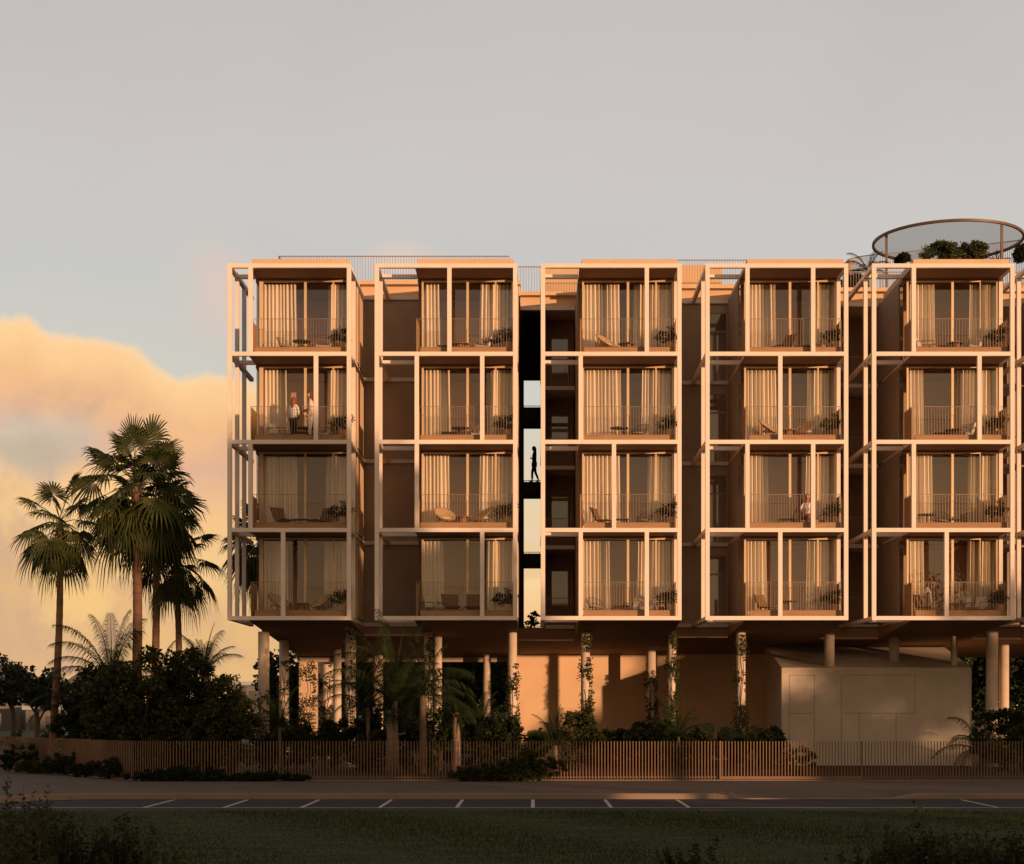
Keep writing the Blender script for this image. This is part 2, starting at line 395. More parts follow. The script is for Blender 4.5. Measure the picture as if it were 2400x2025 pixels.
for bi, (bname, l, r, xr, yw, posts) in enumerate(BAYS):
    XL = wx(l, YF); XR = wx(r, YF); pw = .155
    fr = MB()
    for z in ZF: fr.box(XL, XR, YF, YF+.16, z-hw, z+hw)
    for i in range(4):
        lo, hi = ZF[i]+hw, ZF[i+1]-hw
        for X in [XL, XR-pw]: fr.box(X, X+pw, YF, YF+.16, lo, hi)
        for p in posts[3-i]: X = wx(p, YF); fr.box(X-pw/2, X+pw/2, YF+.001, YF+.159, lo, hi)
    for z in ZF:                            # side beams run back to the wall, cross beam at the glazing plane
        for X in [XL, XR-pw]: fr.box(X+.003, X+pw-.003, YF+.16, yw, z-hw+.003, z+hw-.003)
        fr.box(XL+pw, xr, YG, YG+.15, z-hw, z+hw)
    for i in range(4):
        lo, hi = ZF[i]+hw-.003, ZF[i+1]-hw+.003
        for X in [XL+.004, XR-pw+.004]: fr.box(X, X+pw-.008, YG, YG+.15, lo, hi)
        if bi == 0: fr.box(XL+.004, XL+pw-.004, YG+1.5, YG+1.65, lo, hi)
    bp('bay_frame', fr, M_frame, bevel=.006)
    # slabs and ceilings of the room volume, slightly inside the frame
    xR = XR-.012
    for i, z in enumerate(ZF):
        if i < 4: bp('floor_slab', MB().box(xr+.01, xR, YF+.165, 65.2, z-.03, z+.06), M_inter)
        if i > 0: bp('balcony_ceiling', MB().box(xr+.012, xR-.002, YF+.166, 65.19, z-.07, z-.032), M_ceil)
    rs = MB(); rs.box(xr+.1, XR-.12, YF+.28, 65.4, ZF[4]-.02, ZF[4]+.31); bp('roof_slab', rs, M_body, bevel=.01)
    wl = MB()
    for i in range(4):
        lo, hi = ZF[i]+.06, ZF[i+1]-.07
        # left side wall, with a narrow glazed strip near the front; right side wall of lit panels
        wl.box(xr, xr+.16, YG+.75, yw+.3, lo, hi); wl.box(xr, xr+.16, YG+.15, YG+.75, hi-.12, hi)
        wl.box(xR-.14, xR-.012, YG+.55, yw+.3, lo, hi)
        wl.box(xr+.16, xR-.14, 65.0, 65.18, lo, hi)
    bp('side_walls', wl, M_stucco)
    if bi < 2:
        pn = MB()
        for i in range(4):
            lo, hi = ZF[i]+.12, ZF[i+1]-.13
            for y0 in (YG+.62, YG+1.42, YG+2.24): pn.box(xR-.012, xR+.028, y0, y0+.76, lo, hi)
        bp('shutter_panels', pn, M_body, bevel=.006)
    for i in range(4):                      # one storey = one cell
        z = ZF[i]; lo, hi = z+.06, ZF[i+1]-.07
        CELLS[(bi, 3-i)] = (xr, xR, z)
        rm = MB()                           # pale room lining: back wall, ceiling drop, inner faces
        rm.quad((xr+.165, 64.99, lo+.002), (xR-.145, 64.99, lo+.002), (xR-.145, 64.99, hi-.002), (xr+.165, 64.99, hi-.002))
        rm.box(xr+.17, xR-.15, 64.9, 64.98, hi-.16, hi-.004)
        rm.quad((xr+.163, YG+.8, lo), (xr+.163, 64.98, lo), (xr+.163, 64.98, hi), (xr+.163, YG+.8, hi))
        bp('room_lining', rm, M_inter)
        # glazing
        wf = MB(); a = xr+.155; b = xR-.145; h0 = hi-.07
        bp('lintel', MB().box(a, b, YG+.03, YG+.16, h0, hi-.003), M_ceil)  # shadow under the ceiling put into the colour: lintel takes the ceiling brown
        if bi == 0: bp('wall_return', MB().box(a, a+.15, YG+.01, YG+.045, lo, h0), M_body)
        for X, w in ((a, .07), (xr+1.865-.045, .09), (xr+2.88, .06), (b-.07, .07)): wf.box(X, X+w, YG+.05, YG+.13, lo, h0)
        wf.box(a+.07, b-.07, YG+.045, YG+.12, h0-.055, h0)
        w_ = bp('window', wf, M_dframe)
        gl = MB(); gl.quad((a+.07, YG+.10, lo), (b-.07, YG+.10, lo), (b-.07, YG+.10, h0-.055), (a+.07, YG+.10, h0-.055))
        gl.obj('pane', M_glass, w_)
        rl = MB(); rl.box(a+.05, b-.02, YG+.30, YG+.36, h0-.09, h0-.055); rl.obj('curtain_rail', M_black, w_)
        g2 = MB(); g2.quad((xr+.03, YG+.15, lo), (xr+.03, YG+.75, lo), (xr+.03, YG+.75, hi-.12), (xr+.03, YG+.15, hi-.12))
        g2.obj('side_pane', M_glassg, w_)
        g2 = MB(); g2.quad((xR-.05, YG+.15, lo), (xR-.05, YG+.55, lo), (xR-.05, YG+.55, hi), (xR-.05, YG+.15, hi)); g2.obj('side_pane', M_glassg, w_)
        # balustrade
        rb = MB(); yr = YF+.27; zt = z+1.335; x0, x1 = xr+.03, XR-pw-.02
        rb.box(x0, x1, yr-.012, yr+.012, zt-.014, zt)
        bars(rb, x0+.02, x1-.02, yr, z+.28, zt-.014, .101, .011, .010)
        for X in (x0, x1-.012):
            rb.box(X, X+.012, yr, YG, zt-.014, zt)
        bars(rb, yr+.1, YG-.05, x1-.006, z+.07, zt-.014, .1, .012, .010, 'y')
        rb_ = bp('balustrade', rb, M_rail)
        up = MB(); up.box(x0+.16, x1-.24 if False else x1-.05, yr+.02, yr+.07, z+.062, z+.31); up.obj('timber_upstand', M_timber, rb_)
        sp = MB(); sp.box(x0+.014, x0+.05, yr+.02, YG-.02, z+.062, zt-.03)
        for k in range(9): y0 = yr+.04+k*.13; sp.box(x0+.05, x0+.062, y0, y0+.10, z+.08, zt-.05)
        sp.obj('side_screen', M_timber, rb_)
        sp = MB(); sp.box(x1-.03, x1-.008, yr+.5, YG-.02, z+.062, zt-.03); sp.obj('side_screen', M_timber, rb_)
# hull under the rooms, sinking towards the back
def sof(Y): return EYE+3.2-.0694*(Y-60)
mb = MB()
segs = []
for bi, (bname, l, r, xr, yw, posts) in enumerate(BAYS): segs.append((xr, wx(r, YF)-.012, YF+.17))
segs2 = []
GAPS = [(-6.62, -4.30, 64.8), (-.58, 1.68, 66.5), (5.38, 7.72, 65.4), (11.45, 13.78, 65.9), (17.48, 19.5, 65.9)]
for (a, b, y0) in segs+GAPS+[(23.2, 34, 61)]:
    n = 8
    ys = [y0+(73.4-y0)*k/n for k in range(n+1)]
    for p, q in zip(ys, ys[1:]): mb.quad((a, p, sof(p)), (b, p, sof(p)), (b, q, sof(q)), (a, q, sof(q)))
    top_z = ZF[0]-.035
    mb.quad((a, y0, sof(y0)), (b, y0, sof(y0)), (b, y0, top_z), (a, y0, top_z))
    for X in (a, b): mb.hexa([(X-.002, y0, sof(y0)), (X+.002, y0, sof(y0)), (X+.002, 73.4, sof(73.4)), (X-.002, 73.4, sof(73.4)), (X-.002, y0, top_z), (X+.002, y0, top_z), (X+.002, 73.4, top_z), (X-.002, 73.4, top_z)])
mb.quad((-10.35, 73.4, sof(73.4)), (34, 73.4, sof(73.4)), (34, 73.4, ZF[0]), (-10.35, 73.4, ZF[0]))
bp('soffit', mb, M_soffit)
for a, b, y0 in GAPS: bp('soffit_edge_strip', MB().box(a+.01, b-.01, y0-.06, y0+.1, sof(y0)-.03, sof(y0)+.03), M_body)
eb = MB(); eb.box(-10.3, 9, 73.0, 73.4, sof(73.4)-.22, sof(73.4)-.002); bp('rear_edge_beam', eb, M_stucco)
# walls of the main body
ZT = ZF[4]+hw
def wallpart(name, x0, x1, y0, m=M_stucco, zlo=None, zhi=None, t=.2):
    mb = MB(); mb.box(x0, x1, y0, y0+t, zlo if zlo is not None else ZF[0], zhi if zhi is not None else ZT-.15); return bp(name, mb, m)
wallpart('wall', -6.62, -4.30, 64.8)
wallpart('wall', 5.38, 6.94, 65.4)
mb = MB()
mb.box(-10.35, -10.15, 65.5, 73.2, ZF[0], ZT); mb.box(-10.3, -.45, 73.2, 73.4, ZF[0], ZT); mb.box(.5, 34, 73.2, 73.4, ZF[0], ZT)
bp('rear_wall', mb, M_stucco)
fb = MB(); fe = MB(); cap = MB()
for a, b, y0, name in [(-10.2, -.5, 64.8, ''), (-.5, 1.9, 66.5, ''), (1.9, 11.45, 65.4, ''), (11.45, 30, 65.9, '')]:
    fb.box(a, b, y0-.02, y0+.25, ZT+.0, ZT+.40)                 # parapet
    cap.box(a-.02, b+.02, y0-.30, y0+.3, ZT+.40, ZT+.56)
    fb.box(a, b, y0+.3, 73.35, ZT-.1, ZT+.05)
for a, b, y0 in [(-6.62, -4.30, 64.8), (5.38, 7.72, 65.4)]:
    for z in ZF: bp('slab_edge', MB().box(a-.01, b+.01, y0-.10, y0-.002 if y0 < 65 else y0+.06, z-hw, z+hw), M_band, bevel=.006)
for a, b, y0 in [(-.58, 1.68, 66.5), (11.45, 13.78, 65.9), (17.48, 19.5, 65.9)]:
    bp('slab_edge', MB().box(a, b, y0-.10, y0+.06, ZF[4]-hw, ZF[4]+hw), M_band, bevel=.006)
bp('parapet', fb, M_body); bp('roof_cap', cap, M_body, bevel=.01)
# windows in the recess left of the fourth bay
for i in range(4):
    z = ZF[i]; wf = MB(); y0 = 65.42
    wf.box(6.94, 7.72, y0+.02, y0+.12, ZF[i+1]-.45, ZF[i+1]-hw); wf.box(6.94, 7.0, y0, y0+.12, z+hw, ZF[i+1]-.45); wf.box(7.66, 7.72, y0, y0+.12, z+hw, ZF[i+1]-.45)
    wf.box(7.0, 7.66, y0+.02, y0+.1, z+2.0, z+2.06)
    w_ = bp('window', wf, M_rail); g = MB(); g.quad((7.0, y0+.06, z+hw), (7.66, y0+.06, z+hw), (7.66, y0+.06, ZF[i+1]-.45), (7.0, y0+.06, ZF[i+1]-.45)); g.obj('pane', M_glass, w_)
    bk = MB(); bk.box(6.8, 7.9, y0+1.6, y0+1.7, z+hw, ZF[i+1]-hw); bk.box(6.98, 7.35, y0+1.2, y0+1.55, z+hw, z+2.3); bk.obj('room_lining', M_inter, w_)
# walkways: slab, railing, entrance door and lining
def walkway(x0, x1, y0, door=(0, 0)):
    for i in range(4):
        z = ZF[i]; t = ZF[i+1]
        s_ = MB(); s_.box(x0, x1, y0, 70.5, z-.08, z+.07); wk = bp('walkway_slab', s_, M_band)
        rb = MB(); rb.box(x0+.02, x1-.02, y0+.05, y0+.075, z+1.14, z+1.17); bars(rb, x0+.05, x1-.05, y0+.06, z+.07, z+1.14, .11, .014, .012)
        rb.obj('railing', M_rail, wk)
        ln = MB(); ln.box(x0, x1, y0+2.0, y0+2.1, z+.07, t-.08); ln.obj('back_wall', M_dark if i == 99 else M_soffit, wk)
        d = MB(); a, b = door; zt = z+2.45
        d.box(a, a+.06, y0+1.9, y0+2.0, z+.07, zt); d.box(b-.06, b, y0+1.9, y0+2.0, z+.07, zt); d.box(a+.06, b-.06, y0+1.9, y0+2.0, zt-.06, zt); d.box(a+.06, b-.06, y0+1.92, y0+1.98, z+.9, z+1.0)
        d.box(a+.06, b-.06, y0+1.94, y0+1.99, z+1.0, zt-.5)
        do = bp('door', d, M_stucco); g = MB(); g.quad((a+.06, y0+1.93, z+1.0), (b-.06, y0+1.93, z+1.0), (b-.06, y0+1.93, zt-.06), (a+.06, y0+1.93, zt-.06)); g.obj('pane', M_glassg, do)
        h = MB(); h.tube([(b-.16, y0+1.88, z+1.0), (b-.16, y0+1.86, z+1.15)], .015, 6); h.obj('handle', M_black, do)
walkway(.5, 1.68, 66.4, (.72, 1.5)); walkway(11.45, 13.78, 65.9, (12.2, 13.1)); walkway(17.48, 19.5, 65.9, (18.2, 19.0))
# the open slot between second and middle bay
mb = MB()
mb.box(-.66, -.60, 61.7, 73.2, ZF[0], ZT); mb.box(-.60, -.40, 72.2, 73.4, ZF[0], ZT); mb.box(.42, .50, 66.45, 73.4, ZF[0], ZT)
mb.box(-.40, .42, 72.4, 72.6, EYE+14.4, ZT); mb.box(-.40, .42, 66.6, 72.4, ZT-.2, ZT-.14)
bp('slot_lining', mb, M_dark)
for i, (a, b) in enumerate([(3.0, 3.55), (6.20, 6.76), (9.29, 9.87), (12.4, 13.1)]):
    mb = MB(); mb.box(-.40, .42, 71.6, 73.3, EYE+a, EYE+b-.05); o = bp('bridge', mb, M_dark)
    mb = MB(); mb.tube([(-.4, 71.6, EYE+b+.01), (.42, 71.6, EYE+b+.01)], .014, 6)
    for q in range(9): mb.tube([(-.38+.095*q, 71.62, EYE+b-.05), (-.38+.095*q, 71.62, EYE+b+.0)], .008, 4)
    mb.obj('handrail', M_black, o)
# ground floor: columns, garden wall, rear piers
cols = [(-10.4, 63.8, .215), (-7.05, 63.8, .215), (-4.05, 63.8, .17), (-3.75, 65.2, .16), (-.79, 63.8, .175), (2.03, 63.8, .175), (5.37, 63.8, .165), (8.03, 63.8, .18), (17.74, 63.8, .23),
        (-10.05, 66.7, .2), (-9.30, 74.2, .33), (-8.28, 70, .17), (-6.75, 72, .22), (-2.0, 72, .17), (5.03, 70.3, .2), (16.55, 64.9, .13), (14.6+4.8, 68.0, .2)]
for X, Y, r in cols:
    mb = MB(); mb.cyl(X, Y, -.05, sof(Y)+.02, r, 28); o = bp('column', mb, M_concrete, smooth=False)
    for p in o.data.polygons: p.use_smooth = len(p.vertices) == 4
mb = MB(); mb.box(-10.35, -9.55, 73.05, 73.4, 0, sof(73.4)); bp('wall_pier', mb, M_body)
mb = MB()
mb.hexa([(-.72, 72, 0), (17.0, 72, 0), (17.0, 72.2, 0), (-.72, 72.2, 0), (-.72, 72, sof(72)), (17.0, 72, sof(72)), (17.0, 72.2, sof(72.2)), (-.72, 72.2, sof(72.2))])
bp('garden_wall', mb, M_gwall)
# plain service volume with its sloping lid
kx0, kx1 = 9.68, 17.09; ky = 64.3
def lid(Y): return EYE+1.58+.225*(Y-64.3)
mb = MB(); Ys = 68.8
mb.hexa([(kx0, ky, .02), (kx1, ky, .02), (kx1, Ys, .02), (kx0, Ys, .02), (kx0, ky, lid(ky)), (kx1, ky, lid(ky)), (kx1, Ys, lid(Ys)), (kx0, Ys, lid(Ys))])
ks = bp('service_volume', mb, M_kiosk, bevel=.02)
mb = MB()
def jl(x0, y0, x1, y1):
    a = px(x0/2.987+1700, y0/2.987+1400, ky); b = px(x1/2.987+1700, y1/2.987+1400, ky); w = .007
    mb.box(min(a[0], b[0])-w, max(a[0], b[0])+w, ky-.003, ky+.01, min(a[2], b[2])-w, max(a[2], b[2])+w)
for q in [(448, 545, 623, 545), (448, 545, 448, 1150), (623, 545, 623, 1150), (448, 812, 623, 812), (812, 545, 1327, 545), (812, 545, 812, 1150), (1327, 545, 1327, 810), (812, 811, 1327, 811), (938, 811, 938, 1150), (1195, 811, 1195, 1150)]: jl(*q)
mb.obj('panel_joints', M_joint, ks)
for X, Y in [(11.6, 64.6), (14.35, 65.6)]:
    mb = MB(); mb.cyl(X, Y, lid(Y)-.03, sof(Y)+.02, .2 if X < 12 else .195, 28); o = bp('column', mb, M_concrete)
    for p in o.data.polygons: p.use_smooth = len(p.vertices) == 4
# roof: railings, stair block
def rrail(x0, x1, y, z0, z1, ret=None):
    mb = MB(); mb.box(x0, x1, y-.02, y+.02, z1-.03, z1); bars(mb, x0, x1, y, z0, z1-.03, .107, .016, .012)
    if ret:
        mb.box(x0-.02, x0+.02, y+.02, y+ret, z1-.03, z1); bars(mb, y+.1, y+ret, x0, z0, z1-.03, .107, .016, .012, 'y')
    bp('roof_railing', mb, M_rail)
zc = ZT+.56
rrail(-9.97, -.92, 64.75, zc, EYE+17.74, 4.5); rrail(-.60, 1.9, 66.3, zc, EYE+17.74); rrail(2.03, 11.1, 65.3, zc, EYE+17.74); rrail(11.6, 30, 65.8, zc, EYE+17.4)
mb = MB(); mb.box(.5, 7.78, 68, 72, ZT+.05, EYE+18.26); bp('stair_block', mb, M_body, bevel=.01)

# roof terrace ring
cxr, cyr = 17.33, 69.0; rr = 3.1; zr = EYE+19.45
ring = empty('ring_canopy', (cxr, cyr, zc), label='circular bronze ring canopy with tinted glass above the roof terrace at right', cat='canopy')
mb = MB(); n = 96
for j in range(n):
    t0, t1 = 2*math.pi*j/n, 2*math.pi*(j+1)/n
    q = []
    for r_ in (rr-.10, rr):
        for t in (t0, t1): q.append((r_*math.cos(t), r_*math.sin(t)))
    a, b, c, d = q
    z0, z1 = zr-zc-.0, zr-zc+.10
    mb.quad((c[0], c[1], z0), (d[0], d[1], z0), (d[0], d[1], z1), (c[0], c[1], z1)); mb.quad((a[0], a[1], z0), (b[0], b[1], z0), (b[0], b[1], z1), (a[0], a[1], z1))
    mb.quad((a[0], a[1], z0), (b[0], b[1], z0), (d[0], d[1], z0), (c[0], c[1], z0)); mb.quad((a[0], a[1], z1), (b[0], b[1], z1), (d[0], d[1], z1), (c[0], c[1], z1))
mb.obj('ring_beam', M_bronze, ring)
mb = MB(); mb.v = [((rr-.11)*math.cos(2*math.pi*j/n), (rr-.11)*math.sin(2*math.pi*j/n), zr-zc+.06) for j in range(n)]; mb.f = [tuple(range(n))]
mb.obj('glass_disc', M_ringglass, ring)
for q in (2090, 2340):
    X = (q-CX)*66.9/FPX-cxr; Y = -math.sqrt(max(.01, (rr-.1)**2-X*X)) if q == 2340 else -math.sqrt((rr-.1)**2-X*X)
    mb = MB(); mb.box(X-.045, X+.045, Y-.045, Y+.045, -.5, zr-zc); mb.obj('post', M_bronze, ring)
# curved terrace balustrade, rising towards the back, and wall
def th(t): q = t/math.pi; return EYE+19.6+2.4*q-3.6*q*q
mb = MB(); m2 = MB()
for j in range(150):
    t = math.pi*(.0+1.0*j/149); X = cxr+4.3*math.cos(t); Y = 68.4+3.2*math.sin(t)
    mb.box(X-.009, X+.009, Y-.009, Y+.009, zc-.4, th(t))
for j in range(60):
    t0, t1 = math.pi*j/60, math.pi*(j+1)/60
    m2.tube([(cxr+4.3*math.cos(t0), 68.4+3.2*math.sin(t0), th(t0)), (cxr+4.3*math.cos(t1), 68.4+3.2*math.sin(t1), th(t1))], .020, 5)
tr_ = bp('terrace_railing', mb, M_rail); m2.obj('top_rail', M_rail, tr_)
mb = MB()
for j in range(30):
    t0, t1 = math.pi*(.62+.38*j/30), math.pi*(.62+.38*(j+1)/30)
    h = lambda t: ZT+1.75-2.2*(t/math.pi-.62)
    p0 = (cxr+4.9*math.cos(t0), 68.6+2.6*math.sin(t0)); p1 = (cxr+4.9*math.cos(t1), 68.6+2.6*math.sin(t1))
    mb.hexa([(p0[0], p0[1], ZT), (p1[0], p1[1], ZT), (p1[0], p1[1]+.15, ZT), (p0[0], p0[1]+.15, ZT), (p0[0], p0[1], h(t0)), (p1[0], p1[1], h(t1)), (p1[0], p1[1]+.15, h(t1)), (p0[0], p0[1]+.15, h(t0))])
bp('curved_terrace_wall', mb, M_body)
mb = MB(); mb.box(18.1, 30, 67.2, 71, ZT+.05, EYE+17.3); bp('roof_room', mb, M_body)

# ------------------------------------------------------------------ fence and gate
def slats(pts, step, h, w, mb, zb=0.03, jit=0):
    pts = [Vector((p[0], p[1], 0)) for p in pts]; carry = 0
    for a, b in zip(pts, pts[1:]):
        d = b-a; L = d.length; d.normalize(); nrm = Vector((-d.y, d.x, 0)); t = carry
        while t < L:
            p = a+d*t; u = d*w/2; v = nrm*.007
            mb.hexa([p-u-v+Vector((0,0,zb)), p+u-v+Vector((0,0,zb)), p+u+v+Vector((0,0,zb)), p-u+v+Vector((0,0,zb)), p-u-v+Vector((0,0,h)), p+u-v+Vector((0,0,h)), p+u+v+Vector((0,0,h)), p-u+v+Vector((0,0,h))])
            t += step
        carry = t-L
def fence(name, pts, label, cat='fence', h=1.23):
    f = empty(name, (pts[0][0], pts[0][1], 0), label=label, cat=cat)
    off = Vector((pts[0][0], pts[0][1], 0)); loc = [(p[0]-off.x, p[1]-off.y) for p in pts]
    mb = MB(); slats(loc, .098, h, .029, mb); mb.obj('slats', M_fence, f)
    mb = MB()
    for a, b in zip(loc, loc[1:]):
        a = Vector((*a, 0)); b = Vector((*b, 0)); d = (b-a).normalized(); nn = Vector((-d.y, d.x, 0))*.045
        for z in (.10, ):
            mb.hexa([p+Vector((0, 0, zz)) for zz in (z-.02, z+.02) for p in (a+nn*.55, b+nn*.55, b+nn*1.2, a+nn*1.2)])
    mb.obj('rail', M_fence, f)
    return f
fence('slatted_fence', fence_line[:7]+[(5.80, 51.75)], 'low bronze slatted fence curving away behind the pavement, left of the gate')
fence('slatted_fence', [(10.32, 51.72), (24, 51.72)], 'low bronze slatted fence along the pavement, right of the gate')
g = empty('slatted_gate', (5.84, 51.7, 0), label='framed bronze slatted gate between the two fence runs in front of the pale service block', cat='gate')
mb = MB(); slats([(.1, 0), (4.4, 0)], .098, 1.23, .028, mb, .10); mb.obj('slats', M_fence, g)
mb = MB(); mb.box(0, .055, -.03, .03, 0, 1.24); mb.box(4.42, 4.45, -.03, .03, 0, 1.23); mb.box(.055, 4.42, -.03, .03, .04, .13); mb.obj('gate_frame', M_fence, g)

# ------------------------------------------------------------------ curtains
CUR = {(0,0): (620.5,692.8,770,810), (0,1): (616,670,768,810), (0,2): (622,696,764,810), (0,3): (620,673,762,810),
 (1,0): (989,1029,1124,1192), (1,1): (989,1053,1150.6,1192), (1,2): (989,1052,1125,1189), (1,3): (989,1038.6,1140,1192),
 (2,0): (1376,1451,1486,1568), (2,1): (1373,1455,1506,1568), (2,2): (1370,1452,1517.6,1568), (2,3): (1374,1428,1496,1568),
 (3,0): (1757,1817,1897.6,1950), (3,1): (1745,1818,1893,1950), (3,2): (1757,1800,1890,1950), (3,3): (1745,1795.5,1892,1950),
 (4,0): (2127.6,2189.5,2273.6,2331), (4,1): (2126,2163.5,2240,2331), (4,2): (2126,2184,2269,2331), (4,3): (2127,2164,2267,2331)}
rc = random.Random(3)
for (bi, ri), (a0, a1, b0, b1) in CUR.items():
    xr, xR, z = CELLS[(bi, ri)]; Yc = YG+.33
    for side, p, q in (('left', a0, a1), ('right', b0, b1)):
        x0, x1 = wx(p, Yc), wx(q, Yc)
        if side == 'left': x0 = xr+.22
        else: x1 = xR-.20
        zt = z+2.975; zb = z+.09; w = x1-x0
        npl = max(3, round(w/.142)); N = npl*8
        mb = MB(); cols_ = []; phs = rc.random()*6
        rows = 6
        for kz_ in range(rows+1):
            f = kz_/rows; row = []
            for k in range(N+1):
                s_ = k/N
                flare = (f*.05*(1 if side == 'left' else -1))*(s_ if side == 'left' else 1-s_)
                amp = .085*(.9+.2*f)*(1+.3*math.sin(phs+7*s_))
                th = 2*math.pi*npl*(s_+.012*math.sin(5*s_*npl*.4+phs)+.004*math.sin(9*s_+f*3))
                x = x0+w*s_+flare+.012*math.sin(2*th); y = amp*math.sin(th)
                i = len(mb.v); mb.v.append((x-(x0+x1)/2, y, zt+(zb-zt)*f-z)); row.append(i)
            cols_.append(row)
        for ra, rb2 in zip(cols_, cols_[1:]):
            for k in range(N): mb.f.append((ra[k], ra[k+1], rb2[k+1], rb2[k]))
        o = mb.obj('curtain', M_curtain, smooth=True, loc=((x0+x1)/2, Yc, z))
        tag(o, f'pleated sand linen curtain at the {side} of the {FLOORN[ri]} window, {BAYS[bi][0]}', 'curtain', 'linen curtains in the balcony windows')

# ------------------------------------------------------------------ foliage helpers
def leafcloud(mb, c, r, n, size, seed=0, shell=.35, squash=1.0, hollow=0):
    rg = random.Random(seed)
    for _ in range(n):
        while True:
            p = Vector((rg.uniform(-1, 1), rg.uniform(-1, 1), rg.uniform(-1, 1)))
            if p.length <= 1 and p.length > hollow*rg.random(): break
        q = p.copy(); p = Vector((c[0]+p.x*r[0], c[1]+p.y*r[1], c[2]+p.z*r[2]))
        d = Vector((rg.gauss(0, 1), rg.gauss(0, 1), rg.gauss(-.2, .7))).normalized()
        s_ = d.cross(Vector((rg.gauss(0, 1), rg.gauss(0, 1), rg.gauss(0, 1)))).normalized()
        L = size*rg.uniform(.6, 1.3); w = L*.32
        mb.quad(tuple(p), tuple(p+d*L*.5+s_*w), tuple(p+d*L), tuple(p+d*L*.5-s_*w))
def clumps(mb, c, r, nclump, per, size, seed, cr=.3):
    rg = random.Random(seed)
    for k in range(nclump):
        while True:
            p = Vector((rg.uniform(-1, 1), rg.uniform(-1, 1), rg.uniform(-1, 1)))
            if .25 < p.length <= 1: break
        cc = (c[0]+p.x*r[0], c[1]+p.y*r[1], c[2]+p.z*r[2]); k_ = cr*rg.uniform(.6, 1.3)*min(r)
        leafcloud(mb, cc, (k_*1.2, k_*1.2, k_), per, size, rg.random())
def shrub(name, label, cat, X, Y, z, balls, leaf, m, group=None, stems=4, seed=1, cr=.32, dens=1.0, obj_kind=None):
    rg = random.Random(seed)
    t = empty(name, (X, Y, z), label=label, cat=cat, group=group)
    mb = MB()
    for bx, by, bz, rx, ry, rz in balls:
        vol = rx*ry*rz; nc = int(22*dens)+3
        clumps(mb, (bx, by, bz), (rx, ry, rz), nc, int(55*dens), leaf, rg.random(), cr)
    mb.obj('foliage', m, t)
    st = MB()
    for k in range(stems):
        b = rg.choice(balls); e = Vector((b[0]+rg.uniform(-.5, .5)*b[3], b[1]+rg.uniform(-.5, .5)*b[4], b[2]+.4*b[5]))
        s0 = Vector((e.x*.25+rg.uniform(-.1, .1), e.y*.25, 0)); mid = s0.lerp(e, .5)+Vector((rg.uniform(-.1, .1), 0, .1))
        st.tube([s0, mid, e], [.035, .022, .008], 6)
    st.obj('stem', M_bark, t)
    return t
# ------------------------------------------------------------------ palms
def fan(mb, o, d, size, droop, rg, nseg=30, pet=1.0):
    """one fan leaf: petiole from o along d, then a fan of folded, drooping strips"""
    d = d.normalized(); side = d.cross(Vector((0, 0, 1)))
    if side.length < .05: side = Vector((rg.uniform(-1, 1), rg.uniform(-1, 1), 0))
    side.normalize(); up = side.cross(d).normalized()
    p1 = o+d*pet*.55+Vector((0, 0, .02)); p2 = o+d*pet-Vector((0, 0, droop*.18*pet))
    mb.tube([o, p1, p2], [.022, .016, .012], 4, cap=False)
    d2 = (p2-p1).normalized(); up2 = side.cross(d2).normalized()
    roll = rg.uniform(-.5, .5); side2 = (side*math.cos(roll)+up2*math.sin(roll)); up2 = side2.cross(d2).normalized()
    prev = None; span = R(rg.uniform(118, 140))
    for k in range(nseg):
        a = -span+2*span*(k+.5)/nseg; da = span/nseg
        L = size*(.86+.14*math.cos(a))*rg.uniform(.88, 1.08)
        def pt(ang, r_, lift=0, dz=0):
            v = d2*math.cos(ang)+side2*math.sin(ang)
            return p2+v*r_+up2*lift+Vector((0, 0, -dz))
        r1 = L*.5; r2 = L*.78
        z1 = droop*.10*size; z2 = droop*.30*size*rg.uniform(.8, 1.2); z3 = droop*.68*size*rg.uniform(.7, 1.25)
        c0 = pt(a, .03*size); w = da*.95
        f1 = pt(a, r1, .03*size, z1); l1 = pt(a-w, r1, -.01*size, z1); m1 = pt(a+w, r1, -.01*size, z1)
        l2 = pt(a-w*.42, r2, 0, z2); m2 = pt(a+w*.42, r2, 0, z2); t3 = pt(a+rg.uniform(-.02, .02), L*.97, 0, z3)
        i = len(mb.v); mb.v += [tuple(c0), tuple(l1), tuple(f1), tuple(m1), tuple(l2), tuple(m2), tuple(t3)]
        mb.f += [(i, i+1, i+2), (i, i+2, i+3), (i+1, i+4, i+5, i+2), (i+2, i+5, i+3), (i+4, i+6, i+5)]
